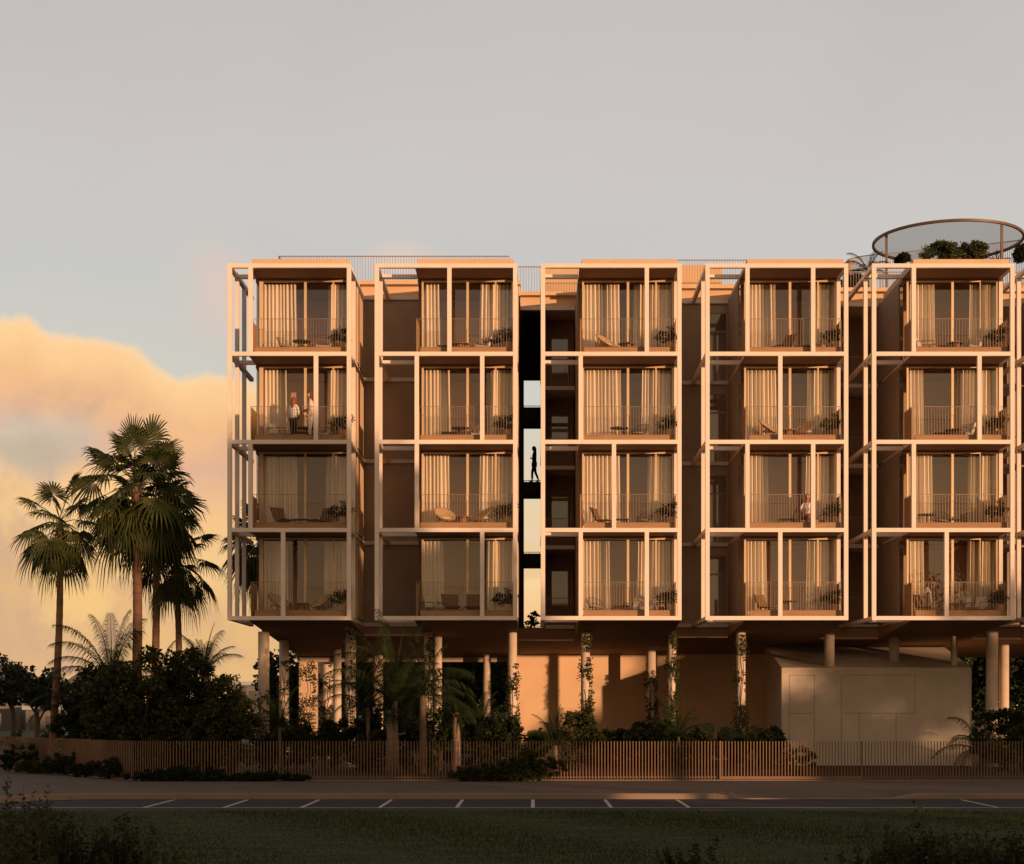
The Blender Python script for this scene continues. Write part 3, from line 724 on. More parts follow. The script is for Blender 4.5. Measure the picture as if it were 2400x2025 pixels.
def fanpalm(X, Y, zh, rt, size, pet, label, seed, nl=34, low=-55, skirt=1.0, lean=0, group='tall fan palms beside the building'):
    rg = random.Random(seed)
    t = empty('fan_palm_tree', (X, Y, 0), label=label, cat='palm tree', group=group)
    tr = MB(); pts = []; rad = []
    n = 40
    for k in range(n+1):
        f = k/n; pts.append((lean*(1-f)**1.5+.04*math.sin(f*5+seed), .03*math.sin(f*4), zh*f-.05)); rad.append(rt*(1.25-.4*f if f > .08 else 1.55-f*3.5)*(1+.05*(k % 2)))
    tr.tube(pts, rad, 12); tr.obj('trunk', M_trunk, t, smooth=True)
    cr = MB(); hub = Vector((pts[-1][0], pts[-1][1], zh))
    for k in range(nl):
        f = (k+.5)/nl; elv = R(78-(78-low)*f**.72); a = k*2.39996+rg.uniform(-.25, .25)
        d = Vector((math.cos(a)*math.cos(elv), math.sin(a)*math.cos(elv), math.sin(elv)))
        fan(cr, hub+Vector((0, 0, .1*(1-f)-.45*f)), d, size*rg.uniform(.85, 1.1), .25+f*1.1, rg, 28, pet*rg.uniform(.85, 1.15)*(1-.25*f))
    if seed == 5: fan(cr, hub, Vector((-.02, -.12, 1)), 1.1, .05, rg, 30, 1.55); fan(cr, hub, Vector((.75, -.2, .85)), 1.1, .3, rg, 30, 1.5); fan(cr, hub, Vector((-.8, -.1, .7)), 1.1, .4, rg, 30, 1.5)
    cr.obj('crown', M_palm, t)
    sk = MB()
    for k in range(int(14*skirt)):
        a = k*2.39996; d = Vector((math.cos(a)*.5, math.sin(a)*.5, -.9))
        fan(sk, hub+Vector((0, 0, -.35-.025*k)), d, size*.65, .7, rg, 20, pet*.45)
    for k in range(60):
        a = rg.uniform(0, 6.28); z = zh-.4-rg.random()*1.1*skirt; b = Vector((hub.x+rt*math.cos(a), hub.y+rt*math.sin(a), z)); e = b+Vector((math.cos(a)*.16, math.sin(a)*.16, rg.uniform(-.05, .14)))
        sk.tri(tuple(b+Vector((0, 0, .05))), tuple(b-Vector((0, 0, .05))), tuple(e))
    sk.obj('dead_skirt', M_palmd, t)
    return t
fanpalm(-17.75, 62, 9.3, .125, .98, 1.15, 'leftmost tall fan palm, slim trunk standing alone against the clouds', 11, 24, skirt=1.1, lean=-.3)
fanpalm(-14.65, 61, 10.6, .165, 1.25, 1.5, 'tallest fan palm with the thick reddish trunk and a backlit top leaf', 5, 32, skirt=1.1)
fanpalm(-14.45, 63.2, 10.0, .135, 1.2, 1.25, 'tall fan palm whose crown merges with the tallest palm on its right side', 23, 28, skirt=1.0)
fanpalm(-13.75, 64, 8.2, .12, .95, 1.25, 'shorter fan palm at the right of the palm group with a hanging round skirt', 31, 19, skirt=1.2)
fanpalm(-12.13, 74.5, 9.9, .14, 1.2, 1.25, 'fan palm standing behind the building, fronds seen through the left frame', 17, 30)
def frond(mb, o, d, L, rg, arch=1.0, nl=34, ll=.42, lw=.02, hang=.5):
    d = d.normalized(); pts = []; p = o.copy(); v = d.copy(); n = 12
    for k in range(n+1):
        pts.append(p.copy()); p = p+v*(L/n); v = (v+Vector((0, 0, -arch*.16*(k/n+.3)))).normalized()
    mb.tube(pts, [.02*(1-.85*k/n)+.003 for k in range(n+1)], 4, cap=False)
    for k in range(nl):
        f = .12+.86*k/nl; i = min(n-1, int(f*n)); q = pts[i].lerp(pts[i+1], f*n-i); ax = (pts[i+1]-pts[i]).normalized()
        s_ = ax.cross(Vector((0, 0, 1)))
        if s_.length < .05: s_ = Vector((1, 0, 0))
        s_.normalize(); l_ = ll*L*(.35+.65*math.sin(math.pi*min(1, f*.9+.12)))*rg.uniform(.6, 1.2)
        for sg in (-1, 1):
            dd = (s_*sg*.85+ax*.55+Vector((0, 0, .12))).normalized(); mid = q+dd*l_*.5; e = q+dd*l_+Vector((0, 0, -hang*l_))
            w = ax*lw*L*.5
            mb.quad(tuple(q-w*.6), tuple(q+w*.6), tuple(mid+w), tuple(mid-w)); mb.tri(tuple(mid-w), tuple(mid+w), tuple(e))
def feather(name, label, X, Y, zh, rt, L, nf, seed, up=80, low=5, m=None, hang=.4, cat='palm', group=None, tm=None, arch=1.0, zb=0, trunk=True):
    rg = random.Random(seed); t = empty(name, (X, Y, zb), label=label, cat=cat, group=group)
    if trunk:
        tr = MB(); tr.tube([(0, 0, -.02), (.02, 0, zh*.5), (0, 0, zh)], [rt*1.2, rt, rt*.9], 10); tr.obj('trunk', tm or M_trunkp, t, smooth=True)
    mb = MB()
    for k in range(nf):
        f = (k+.5)/nf; e = R(up-(up-low)*f); a = k*2.39996+rg.uniform(-.3, .3)
        frond(mb, Vector((0, 0, zh)), Vector((math.cos(a)*math.cos(e), math.sin(a)*math.cos(e), math.sin(e))), L*rg.uniform(.75, 1.15), rg, arch*1.2, 60, .19, .008, hang+.35)
    mb.obj('fronds', m or M_palmf, t)
    return t
def P3(x, Y): return (x-CX)*Y/FPX
feather('feather_palm', 'large feather palm spreading arching fronds behind the left shrubs', P3(262, 60), 60, 3.2, .12, 2.9, 18, 3, up=85, low=10)
feather('feather_palm', 'small feather palm leaning out left of the leftmost palm trunk', P3(165, 62), 62, 2.4, .09, 1.9, 14, 4, up=70, low=-5)
feather('feather_palm', 'low feather palm with windblown tips above the left shrubs, nearest the building', P3(478, 58), 58, 3.5, .1, 1.7, 16, 6, up=85, low=35, arch=.8)
feather('feather_palm', 'small feather palm showing between two tall palm trunks', P3(372, 66), 66, 3.4, .08, 1.7, 12, 8, up=80, low=10)
feather('feather_palm', 'big feather palm rising in front of the second bay, crown touching the lowest balcony', P3(925, 57), 57, 2.5, .11, 3.0, 20, 9, up=88, low=25)
feather('feather_palm', 'feather palm with drooping fronds right of the big one under the second bay', P3(990, 57.5), 57.5, 2.7, .13, 2.1, 18, 12, up=80, low=-20, hang=.7)
feather('cycad', 'upright cycad with curled fronds before the sunlit garden wall', P3(1300, 60), 60, .9, .1, 1.5, 22, 14, up=88, low=10, cat='plant')
feather('feather_palm', 'low palm in the shade against the dark wall, left of the service block', P3(1768, 62), 62, .7, .08, 1.6, 16, 15, up=70, low=5)
feather('feather_palm', 'dark low palm with wide arching fronds in the shade of the garden wall', P3(1460, 64), 64, .3, .08, 2.3, 12, 16, up=60, low=15, trunk=False)
feather('feather_palm', 'dark palm overlapping the right edge of the service block', P3(2300, 61), 61, .7, .09, 1.9, 16, 18, up=70, low=-10)
feather('feather_palm', 'slender feather palm between the second column and the spiky yucca', P3(862, 58.5), 58.5, 2.3, .07, 1.9, 16, 51, up=85, low=5)
feather('feather_palm', 'feather palm half hidden behind the column beside the slot', P3(1130, 60.5), 60.5, 1.7, .07, 1.8, 16, 52, up=80, low=0)
feather('feather_palm', 'small feather palm in front of the first two columns at left', P3(655, 58.5), 58.5, 1.6, .06, 1.6, 14, 53, up=80, low=5)
feather('feather_palm', 'small feather palm in shade between the two ivy columns before the wall', P3(1590, 61.5), 61.5, 1.2, .06, 1.7, 14, 54, up=75, low=0)
def yucca(X, Y, zh, rt, L, label, seed, n=90):
    rg = random.Random(seed); t = empty('yucca', (X, Y, 0), label=label, cat='plant')
    tr = MB(); tr.tube([(0, 0, -.02), (.03, 0, zh*.5), (0, 0, zh)], [rt*1.3, rt, rt], 10); tr.obj('trunk', M_trunkp, t, smooth=True)
    mb = MB()
    for k in range(n):
        e = R(rg.uniform(-60, 85)); a = rg.uniform(0, 6.28); d = Vector((math.cos(a)*math.cos(e), math.sin(a)*math.cos(e), math.sin(e)))
        s_ = d.cross(Vector((0, 0, 1))).normalized()*.025; o = Vector((0, 0, zh)); l_ = L*rg.uniform(.7, 1.1); m_ = o+d*l_*.5; e_ = o+d*l_-Vector((0, 0, .3*l_))
        mb.quad(tuple(o-s_*.6), tuple(o+s_*.6), tuple(m_+s_), tuple(m_-s_)); mb.tri(tuple(m_-s_), tuple(m_+s_), tuple(e_))
    mb.obj('leaves', M_palmf, t)
yucca(P3(913, 56), 56, 2.2, .12, .75, 'spiky yucca with arching blades on a pale trunk, left of the big feather palm', 2)
yucca(P3(1068, 58), 58, 2.1, .14, .8, 'yucca on a fibrous sunlit trunk under the second bay', 4)
# big paddle leaves in the shade
def paddle(X, Y, label, seed, n=7, L=.9):
    rg = random.Random(seed); t = empty('elephant_ear', (X, Y, 0), label=label, cat='plant', group='broad-leaved plants by the garden wall'); lf = MB(); st = MB()
    for k in range(n):
        a = rg.uniform(0, 6.28); h = rg.uniform(.8, 1.7); e = Vector((math.cos(a)*.7*rg.random(), math.sin(a)*.5, h)); st.tube([(0, 0, 0), (e.x*.4, e.y*.4, h*.6), tuple(e)], .015, 5)
        d = Vector((math.cos(a)*.5, -.2, -.85)).normalized(); s_ = d.cross(Vector((0, 1, .2))).normalized(); l_ = L*rg.uniform(.6, 1)
        ring = [(0, 0), (.12, .28), (.4, .36), (.7, .22), (1, 0), (.7, -.22), (.4, -.36), (.12, -.28)]
        i = len(lf.v); lf.v += [tuple(e+d*(u*l_-.1)+s_*(v*l_)+Vector((0, -abs(v)*.2, 0))) for u, v in ring]; lf.f.append(tuple(range(i, i+8)))
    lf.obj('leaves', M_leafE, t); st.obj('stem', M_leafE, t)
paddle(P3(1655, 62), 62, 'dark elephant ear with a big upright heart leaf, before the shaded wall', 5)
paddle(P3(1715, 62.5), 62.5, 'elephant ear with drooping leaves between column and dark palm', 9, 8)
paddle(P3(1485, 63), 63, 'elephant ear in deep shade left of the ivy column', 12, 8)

# shrubs
shrub('leafy_bush', 'large leafy bush behind the fence, between the tall palm trunks', 'bush', P3(330, 57), 57, 0, [(-.9, 0, 2.3, 1.0, .8, 1.7), (.3, 0, 2.5, 1.1, .8, 1.9), (0, .4, 1.1, 1.9, .8, 1.2), (1.2, .2, 2.0, .8, .7, 1.6)], .16, M_leafB, seed=2, stems=8, dens=2.3)
shrub('leafy_bush', 'tall dark bush at the foot of the fan palms, left in the group', 'bush', P3(225, 58.5), 58.5, 0, [(0, 0, 2.3, .9, .8, 1.6), (.5, 0, 1.6, 1.0, .8, 1.5), (-.7, 0, 1.5, .8, .6, 1.4), (.2, 0, .8, 1.2, .6, .9)], .15, M_leafA, seed=3, stems=8, dens=2.0)
shrub('leafy_bush', 'round dark bush behind the fence, right of the palm trunks', 'bush', P3(440, 57.5), 57.5, 0, [(0, 0, 2.9, 1.1, .9, 1.4), (-.7, 0, 1.6, 1.2, .8, 1.5), (.8, .2, 1.7, 1.0, .8, 1.6), (0, 0, .9, 1.6, .8, .9)], .14, M_leafA, seed=4, stems=8, dens=2.2)
shrub('leafy_bush', 'sunflecked bush reaching the left column of the building', 'bush', P3(545, 56.5), 56.5, 0, [(-.35, 0, 2.1, .8, .7, 1.4), (.25, 0, 1.5, .65, .6, 1.3), (-.9, 0, 1.2, .8, .6, 1.2)], .13, M_leafB, seed=5, stems=8, dens=2.0)
under = [(690, 60, 1.1, .8, 'low bush between the first two columns'), (760, 59, 1.2, .9, 'bush in front of the second column'), (842, 60, 1.6, .9, 'bush right of the second column'), (880, 58, 1.0, .9, 'bush at the foot of the spiky yucca'),
         (965, 59, 1.3, .8, 'bush between the two feather palms'), (1030, 60, 1.6, .9, 'bush left of the fibrous yucca trunk'), (1110, 61, 1.2, 1.1, 'bush left of the ivy column beside the slot'), (1170, 60, 1.3, .8, 'bush wrapped round the column beside the slot'),
         (1245, 61, .9, .7, 'low bush before the sunlit wall opening'), (1350, 60, 1.5, .8, 'bush behind the cycad at the sunlit wall'), (1420, 63, 1.0, .9, 'dark bush under the diagonal wall shadow'), (1540, 62, 1.2, .8, 'dark bush left of the ivy-clad column'),
         (1620, 61.5, .9, .8, 'dark bush right of the ivy-clad column'), (1800, 62, 1.0, .6, 'dark bush touching the service block'), (2345, 60, 1.5, 1.1, 'dark bush right of the service block'), (2385, 58, 1.1, .9, 'dark bush at the right edge behind the fence'),
         (625, 61, .9, .7, 'bush at the foot of the left column')]
for k, (x, Y, h, r, lb) in enumerate(under):
    h *= 1.35; r *= 1.1
    shrub('garden_bush', lb+', behind the fence', 'bush', P3(x, Y), Y, 0, [(0, 0, h*.55, r, .6, h*.55), (r*.4, 0, h*.8, r*.5, .4, h*.35)], .12, M_leafA if k % 3 else M_leafB, group='bushes under the raised building', seed=20+k, stems=4, dens=1.3)
front = [(60, 58.6, .8, 'small shrub in front of the far left fence end'), (110, 57.2, .7, 'ruddy shrub before the curved fence'), (175, 56, .75, 'dark shrub before the curving fence run'), (235, 54.4, .8, 'shrub where the fence curve tightens'), (300, 53, .8, 'low dark shrub at the fence bend'),
         (380, 51.2, .65, 'long low dark shrub at the fence foot under the palms'), (450, 51.2, .6, 'low dark shrub at the fence foot, right of the palm trunks'), (560, 51.2, .55, 'low dark shrub at the fence foot under the left bay'), (640, 51.2, .5, 'low dark shrub at the fence foot before the second column'),
         (1140, 51.1, .6, 'bushy green shrub at the fence foot before the slot'), (1190, 51.1, .55, 'bushy green shrub at the fence foot beside the twiggy one'), (1235, 51.1, 1.0, 'taller twiggy shrub over the fence foot before the sunlit wall')]
for k, (x, Y, h, lb) in enumerate(front):
    h *= (1.25, .8, 1.15, .7, 1.0, .6, .8, .5, .6, 1, .9, 1)[k]
    shrub('low_shrub', lb, 'shrub', P3(x, Y), Y, 0, [(0, 0, h*.5, .85 if k != 11 else .4, .25, h*.5), (.6, 0, h*.4, .6, .2, h*.35), (-.6, 0, h*.4, .6 if k != 11 else .3, .2, h*.35)], .07, M_leafB if k in (1, 9, 10, 11) else M_leafA, group='shrubs along the foot of the fence', seed=60+k, stems=3, dens=1.5)
shrub('garden_bush', 'sunlit leafy plant behind the gate slats left of the service block', 'bush', P3(1865, 55), 55, 0, [(0, 0, .5, .7, .3, .5)], .09, M_leafB, seed=88, dens=1.1)
shrub('garden_bush', 'leafy plant in silhouette in the lowest opening of the slot', 'plant', .0, 72.3, EYE+3.5, [(-.1, 0, .25, .25, .15, .28), (.1, 0, .45, .2, .15, .35)], .13, M_leafA, seed=89, dens=.35, stems=3)
# ivy on the columns
def ivy(X, Y, r, z0, z1, n, label, seed, side=0):
    rg = random.Random(seed); t = empty('climbing_ivy', (X, Y, 0), label=label, cat='ivy', group='ivy climbing the round columns'); mb = MB()
    ph = rg.uniform(0, 6)
    for k in range(int(n*1.45)):
        f = rg.random()**1.5; z = z0+(z1-z0)*f
        a = -math.pi/2+side+rg.gauss(0, 1.25)*(1.1-.5*f)+.6*math.sin(z*2.2+ph)
        if f > .45 and math.sin(z*5+ph)+math.sin(a*3+z) < 0: continue
        p = Vector(((r+rg.uniform(.01, .10+.10*(1-f)))*math.cos(a), (r+rg.uniform(.01, .12))*math.sin(a), z))
        d = Vector((rg.gauss(0, 1), rg.gauss(0, .6), rg.gauss(-.5, .6))).normalized(); s_ = d.cross(Vector((math.cos(a), math.sin(a), .3))).normalized(); L = rg.uniform(.05, .11)
        mb.quad(tuple(p), tuple(p+d*L*.45+s_*L*.4), tuple(p+d*L), tuple(p+d*L*.45-s_*L*.4))
    mb.obj('leaves', M_leafC, t); st = MB()
    for q in range(4):
        pts = []; a = -math.pi/2+side+rg.uniform(-1, 1); top = z0+(z1-z0)*rg.uniform(.5, 1)
        for k in range(14):
            z = z0+(top-z0)*k/13; a += rg.uniform(-.25, .25); pts.append(((r+.012)*math.cos(a), (r+.012)*math.sin(a), z))
        st.tube(pts, .010, 5)
    st.obj('stem', M_bark, t)
ivy(-10.4, 63.8, .215, .3, 3.0, 500, 'sparse ivy low on the first column from the left', 1)
ivy(-10.05, 66.7, .2, .3, 4.2, 650, 'shaded ivy on the slim column just behind the first', 2)
ivy(-9.95, 73.2, .34, .2, 4.4, 1500, 'thick ivy over the sunlit wall pier at the rear left', 3)
ivy(-9.30, 74.2, .33, .2, 4.3, 2600, 'dark ivy covering the stout column right of the wall pier', 33)
ivy(-7.05, 63.8, .215, .3, 5.2, 700, 'patchy ivy on the second front column', 4)
ivy(-4.05, 63.8, .17, .2, 5.0, 900, 'ivy on the column behind the big feather palm', 5)
ivy(-.79, 63.8, .175, .2, 4.0, 1700, 'dense ivy reaching two thirds up the column beside the slot', 6, .4)
ivy(2.03, 63.8, .175, .2, 5.3, 2000, 'dense ivy on the column before the sunlit wall', 7, .5)
ivy(5.37, 63.8, .165, .2, 5.2, 2200, 'dense ivy covering the column right of the diagonal wall shadow', 8, .3)
ivy(5.03, 70.3, .2, .2, 3.9, 1400, 'dark ivy on the rear column in the wall shadow', 9)
ivy(8.03, 63.8, .18, .2, 5.1, 1300, 'ivy on the column left of the service block', 10, -.5)
ivy(16.55, 64.9, .13, .5, 4.0, 500, 'ivy on the thin column right of the service block', 11)
mb = MB(); leafcloud(mb, (0, 0, 0), (.55, .2, .45), 700, .10, 5)

# roof garden
def rshrub(x, y0, Y, r, h, lb, m=M_leafD, seed=1): 
    X, _, z = px(x, y0, Y); shrub('terrace_shrub', lb, 'shrub', X, Y, z, [(0, 0, h*.5, r, .6, h*.5), (r*.3, 0, h*.6, r*.5, .4, h*.5)], .09, m, group='shrubs on the roof terrace', seed=seed, dens=1.6)
rshrub(2205, 613, 67, .85, .75, 'round shrub under the ring, left one of the middle pair', seed=101); rshrub(2272, 613, 67, .75, .78, 'round shrub under the ring, right one of the middle pair', seed=102)
rshrub(2115, 613, 67, .3, .25, 'small dark shrub at the left ring post', M_leafA, 103); rshrub(2398, 612, 66.6, .35, .7, 'dark shrub at the right edge of the roof terrace', M_leafA, 104)
rshrub(1998, 690, 67, .55, .75, 'dark shrub behind the roof railing left of the ring', M_leafA, 105)
feather('terrace_palm', 'arching feathery palm at the left side of the roof terrace', P3(2035, 67), 67, 1.1, .05, 1.3, 10, 41, up=75, low=15, zb=EYE+16.6, cat='plant')
feather('terrace_palm', 'low spiky palm at the right side of the roof terrace beneath the ring', P3(2335, 67.5), 67.5, .5, .05, .9, 12, 42, up=80, low=10, zb=EYE+17.6, cat='plant')

# ------------------------------------------------------------------ balcony planters
pl_cache = []
for v in range(4):
    mb = MB()
    clumps(mb, (0, .05, .95), (.34, .30, .30), 16, 26, .085, 200+v, .42); clumps(mb, (-.28, 0, .85), (.24, .24, .22), 9, 22, .085, 210+v, .42)
    pl_cache.append(mb)
pots = {}
for (bi, ri), (xr, xR, z) in CELLS.items():
    if bi > 4: continue
    v = (bi*3+ri*5) % 4; X = xR-.35; Y = YF+.62
    if v not in pots:
        t = empty('potted_plant', (X, Y, z+.06))
        mb = MB(); mb.box(-.105, .105, -.27, .27, 0, .46); mb.box(-.09, .09, -.255, .255, .46, .47); mb.obj('planter', M_pot, t, bevel=.008)
        w = pl_cache[v]; w.v = [(p[0]*1.0, p[1]*1.1, p[2]*.9-.08) for p in w.v]; w.obj('foliage', M_leafB if v % 2 else M_leafA, t)
        st = MB(); 
        for q in range(4): st.tube([(0, -.1+.07*q, .46), (.05-.05*q, -.1+.07*q, .8)], .01, 5)
        st.obj('stem', M_bark, t)
        pots[v] = t
    else: t = inst(pots[v], (X, Y, z+.06))
    tag(t, f'leafy plant in ochre box planter, right corner of {FLOORN[ri]} balcony, {BAYS[bi][0]}', 'potted plant', 'box planters on the balconies')

# ------------------------------------------------------------------ balcony furniture (built at the origin facing -Y, copied out)
def leg_(mb_pts, r, t, m): mb = MB(); mb.tube(mb_pts, r, 7); mb.obj('leg', m, t)
def mk_shell():
    t = empty('shell_chair'); mb = MB(); N = 22; Rr = 10
    grid = []
    for i in range(Rr+1):
        row = []
        for j in range(N+1):
            a = -math.pi+2*math.pi*j/N; r = i/Rr
            x = .42*r*math.cos(a); v = .44*r*math.sin(a); dish = .16*(r*r)
            tilt = R(38); y = v*math.cos(tilt)-dish*math.sin(tilt)*.7; zz = .50+v*math.sin(tilt)+dish*math.cos(tilt)
            row.append(len(mb.v)); mb.v.append((x, y, zz))
        grid.append(row)
    for i in range(Rr):
        for j in range(N): mb.f.append((grid[i][j], grid[i][j+1], grid[i+1][j+1], grid[i+1][j]))
    o = mb.obj('shell', M_rattan, t, smooth=True); sd = o.modifiers.new('thick', 'SOLIDIFY'); sd.thickness = .018
    rim = MB(); rim.tube([mb.v[grid[Rr][j]] for j in range(N)]+[mb.v[grid[Rr][0]]], .014, 6, cap=False); rim.obj('rim', M_wood, o)
    s = MB(); s.lathe([(0, .43), (.22, .44), (.24, .47), (.2, .50), (0, .51)], 16, 0, -.03); s.obj('cushion', M_cushl, t, smooth=True)
    for sx in (-1, 1):
        for sy in (-1, 1): leg_([(sx*.14, sy*.14, .46), (sx*.27, sy*.27, 0)], .014, t, M_wood)
    return t
def mk_sling():
    t = empty('sling_chair'); mb = MB()
    mb.hexa([(-.26, -.26, .40), (.26, -.26, .40), (.24, .22, .33), (-.24, .22, .33), (-.26, -.26, .425), (.26, -.26, .425), (.24, .22, .355), (-.24, .22, .355)]); mb.obj('seat', M_leather, t, bevel=.01)
    mb = MB(); mb.hexa([(-.24, .20, .345), (.24, .20, .345), (.24, .225, .345), (-.24, .225, .345), (-.31, .46, .90), (.31, .46, .90), (.31, .49, .90), (-.31, .49, .90)]); mb.obj('backrest', M_leather, t, bevel=.01)
    for s in (-1, 1):
        leg_([(s*.27, -.27, .41), (s*.30, -.34, 0)], .012, t, M_black); leg_([(s*.25, .22, .35), (s*.30, .40, 0)], .012, t, M_black)
    fr = MB()
    for s in (-1, 1): fr.tube([(s*.27, -.27, .41), (s*.25, .22, .34), (s*.32, .48, .92)], .013, 6)
    fr.obj('frame', M_black, t); return t
def mk_lounge():
    t = empty('lounge_chair'); mb = MB(); mb.box(-.30, .30, -.32, .30, .30, .40); mb.obj('seat', M_cush, t, bevel=.03)
    mb = MB(); mb.hexa([(-.29, .22, .40), (.29, .22, .40), (.29, .34, .38), (-.29, .34, .38), (-.29, .38, .80), (.29, .38, .80), (.29, .47, .78), (-.29, .47, .78)]); mb.obj('backrest', M_cushl, t, bevel=.03)
    for s in (-1, 1):
        mb = MB(); mb.tube([(s*.35, -.34, .55), (s*.35, .1, .57), (s*.35, .40, .60)], .018, 6); mb.obj('armrest', M_wood, t)
        leg_([(s*.35, -.34, .56), (s*.36, -.36, 0)], .016, t, M_wood); leg_([(s*.35, .38, .60), (s*.37, .46, 0)], .016, t, M_wood)
    fr = MB(); fr.box(-.36, .36, -.33, -.30, .26, .30); fr.box(-.36, .36, .28, .31, .26, .30); fr.obj('seat_frame', M_wood, t); return t
def mk_wire():
    t = empty('wire_chair'); mb = MB(); N = 16
    def pt(u, v): a = math.pi*(u); return (-.34*math.cos(a)*(1+.1*v), .30*math.sin(a)*(.4+.6*v)-.05+.10*v, .38+.40*v*v*(.5+.5*math.sin(a)))
    for j in range(N+1): mb.tube([pt(j/N, k/6) for k in range(7)], .006, 4, cap=False)
    for k in (2, 4, 6): mb.tube([pt(j/N, k/6) for j in range(N+1)], .008, 4, cap=False)
    mb.obj('basket', M_black, t)
    mb = MB(); mb.lathe([(0, .37), (.24, .375), (.26, .40), (0, .42)], 16); mb.obj('cushion', M_cush, t, smooth=True)
    for sx in (-1, 1):
        for sy in (-1, 1): leg_([(sx*.1, sy*.1, .38), (sx*.25, sy*.24, 0)], .008, t, M_black)
    return t
def mk_slat():
    t = empty('slatted_chair')
    mb = MB()
    for k in range(7): x = -.23+k*.0767; mb.hexa([(x-.025, .20, .36), (x+.025, .20, .36), (x+.025, .225, .36), (x-.025, .225, .36), (x*1.15-.025, .44, .88), (x*1.15+.025, .44, .88), (x*1.15+.025, .46, .88), (x*1.15-.025, .46, .88)])
    mb.obj('backrest', M_wood, t)
    mb = MB()
    for k in range(7): y = -.26+k*.078; mb.box(-.26, .26, y-.03, y+.03, .38, .40)
    mb.obj('seat', M_wood, t)
    for s in (-1, 1): leg_([(s*.25, -.26, .39), (s*.27, .34, 0)], .016, t, M_wood); leg_([(s*.25, .22, .40), (s*.27, -.32, 0)], .016, t, M_wood)
    return t
def mk_round():
    t = empty('round_table'); mb = MB(); mb.cyl(0, 0, .60, .63, .34, 28); mb.obj('table_top', M_black, t); mb = MB(); mb.lathe([(.17, 0), (.15, .02), (.03, .04), (.022, .60)], 14); mb.obj('pedestal', M_black, t); return t
def mk_drum():
    t = empty('drum_table'); mb = MB(); mb.cyl(0, 0, .52, .555, .30, 28); mb.obj('table_top', M_wood, t); mb = MB(); mb.lathe([(.15, 0), (.17, .26), (.15, .52)], 20); mb.obj('base', M_wood, t); return t
def mk_low():
    t = empty('side_table'); mb = MB(); mb.box(-.30, .30, -.22, .22, .42, .45); mb.obj('table_top', M_black, t, bevel=.004)
    for sx in (-1, 1):
        for sy in (-1, 1): leg_([(sx*.26, sy*.18, .42), (sx*.26, sy*.18, 0)], .013, t, M_black)
    return t
MK = dict(shell=mk_shell, sling=mk_sling, lounge=mk_lounge, wire=mk_wire, slat=mk_slat, round=mk_round, drum=mk_drum, low=mk_low)
NM = dict(shell=('pale round rattan shell chair', 'chair'), sling=('tan high-backed sling chair', 'chair'), lounge=('cushioned lounge chair with wooden arms', 'chair'), wire=('black wire basket chair', 'chair'), slat=('brown slatted wooden chair', 'chair'),
          round=('small round black pedestal table', 'table'), drum=('round wooden drum table', 'table'), low=('low black side table', 'table'))
FUR = {(0,0): [('wire', 672, 60), ('round', 707, 0), ('lounge', 755, -70)],
 (0,1): [('lounge', 660, 70), ('low', 702, 0), ('round', 718, 0), ('lounge', 752, -70)],
 (0,2): [('sling', 667, 50), ('low', 706, 0), ('sling', 744, -50)],
 (0,3): [('shell', 650, 55), ('drum', 706, 0), ('shell', 757, -50)],
 (1,0): [('low', 1045, 0), ('drum', 1080, 0), ('lounge', 1122, -60), ('round', 1153, 0)],
 (1,1): [('low', 1053, 0), ('round', 1078, 0), ('lounge', 1102, -60)],
 (1,2): [('shell', 1041, 30), ('drum', 1085, 0), ('shell', 1135, -60)],
 (1,3): [('lounge', 1021, 40), ('sling', 1060, 15), ('sling', 1108, -10)],
 (2,0): [('shell', 1417, 50), ('drum', 1468, 0)],
 (2,1): [('round', 1451, 0), ('wire', 1495, -40)],
 (2,2): [('slat', 1415, 60), ('low', 1454, 0), ('wire', 1508, -50)],
 (2,3): [('wire', 1398, 40), ('low', 1455, 0), ('lounge', 1492, -30), ('lounge', 1530, -30)],
 (3,0): [('sling', 1832, -60), ('low', 1882, 0), ('lounge', 1925, -50)],
 (3,1): [('shell', 1798, 55), ('drum', 1848, 0), ('shell', 1888, -50)],
 (3,2): [('low', 1843, 0), ('lounge', 1899, -35)],
 (3,3): [('slat', 1798, 40), ('round', 1848, 0)],
 (4,0): [('lounge', 2172, 60), ('low', 2217, 0), ('drum', 2239, 0), ('lounge', 2272, -60)],
 (4,1): [('low', 2208, 0), ('drum', 2232, 0), ('lounge', 2254, -60)],
 (4,2): [('round', 2172, 0), ('wire', 2205, 10), ('low', 2232, 0)],
 (4,3): [('slat', 2168, 40), ('drum', 2246, 0), ('lounge', 2290, -50)]}
protos = {}; rf = random.Random(9)
for (bi, ri), items in FUR.items():
    z = CELLS[(bi, ri)][2]+.062; seen = {}
    for n_, (kind, x, rot) in enumerate(items):
        Y = 60.95+rf.uniform(-.05, .12)+(0.12 if kind in ('low', 'drum', 'round') else 0)
        X = wx(x, Y); rz = R(-rot if False else rot)
        # facing -Y by default; positive angle turns the sitter towards the right
        loc = (X, Y, z)
        if kind not in protos:
            t = MK[kind](); t.location = loc; t.rotation_euler = (0, 0, rz); protos[kind] = t
        else: t = inst(protos[kind], loc, rz)
        same = [k for k in items if k[0] == kind]; side = ''
        if len(same) > 1: side = ' left of two,' if same[0] == items[n_] else ' right of two,'
        tag(t, f'{NM[kind][0]},{side} {FLOORN[ri]} balcony, {BAYS[bi][0]}', NM[kind][1], 'balcony '+('chairs' if NM[kind][1] == 'chair' else 'tables'))
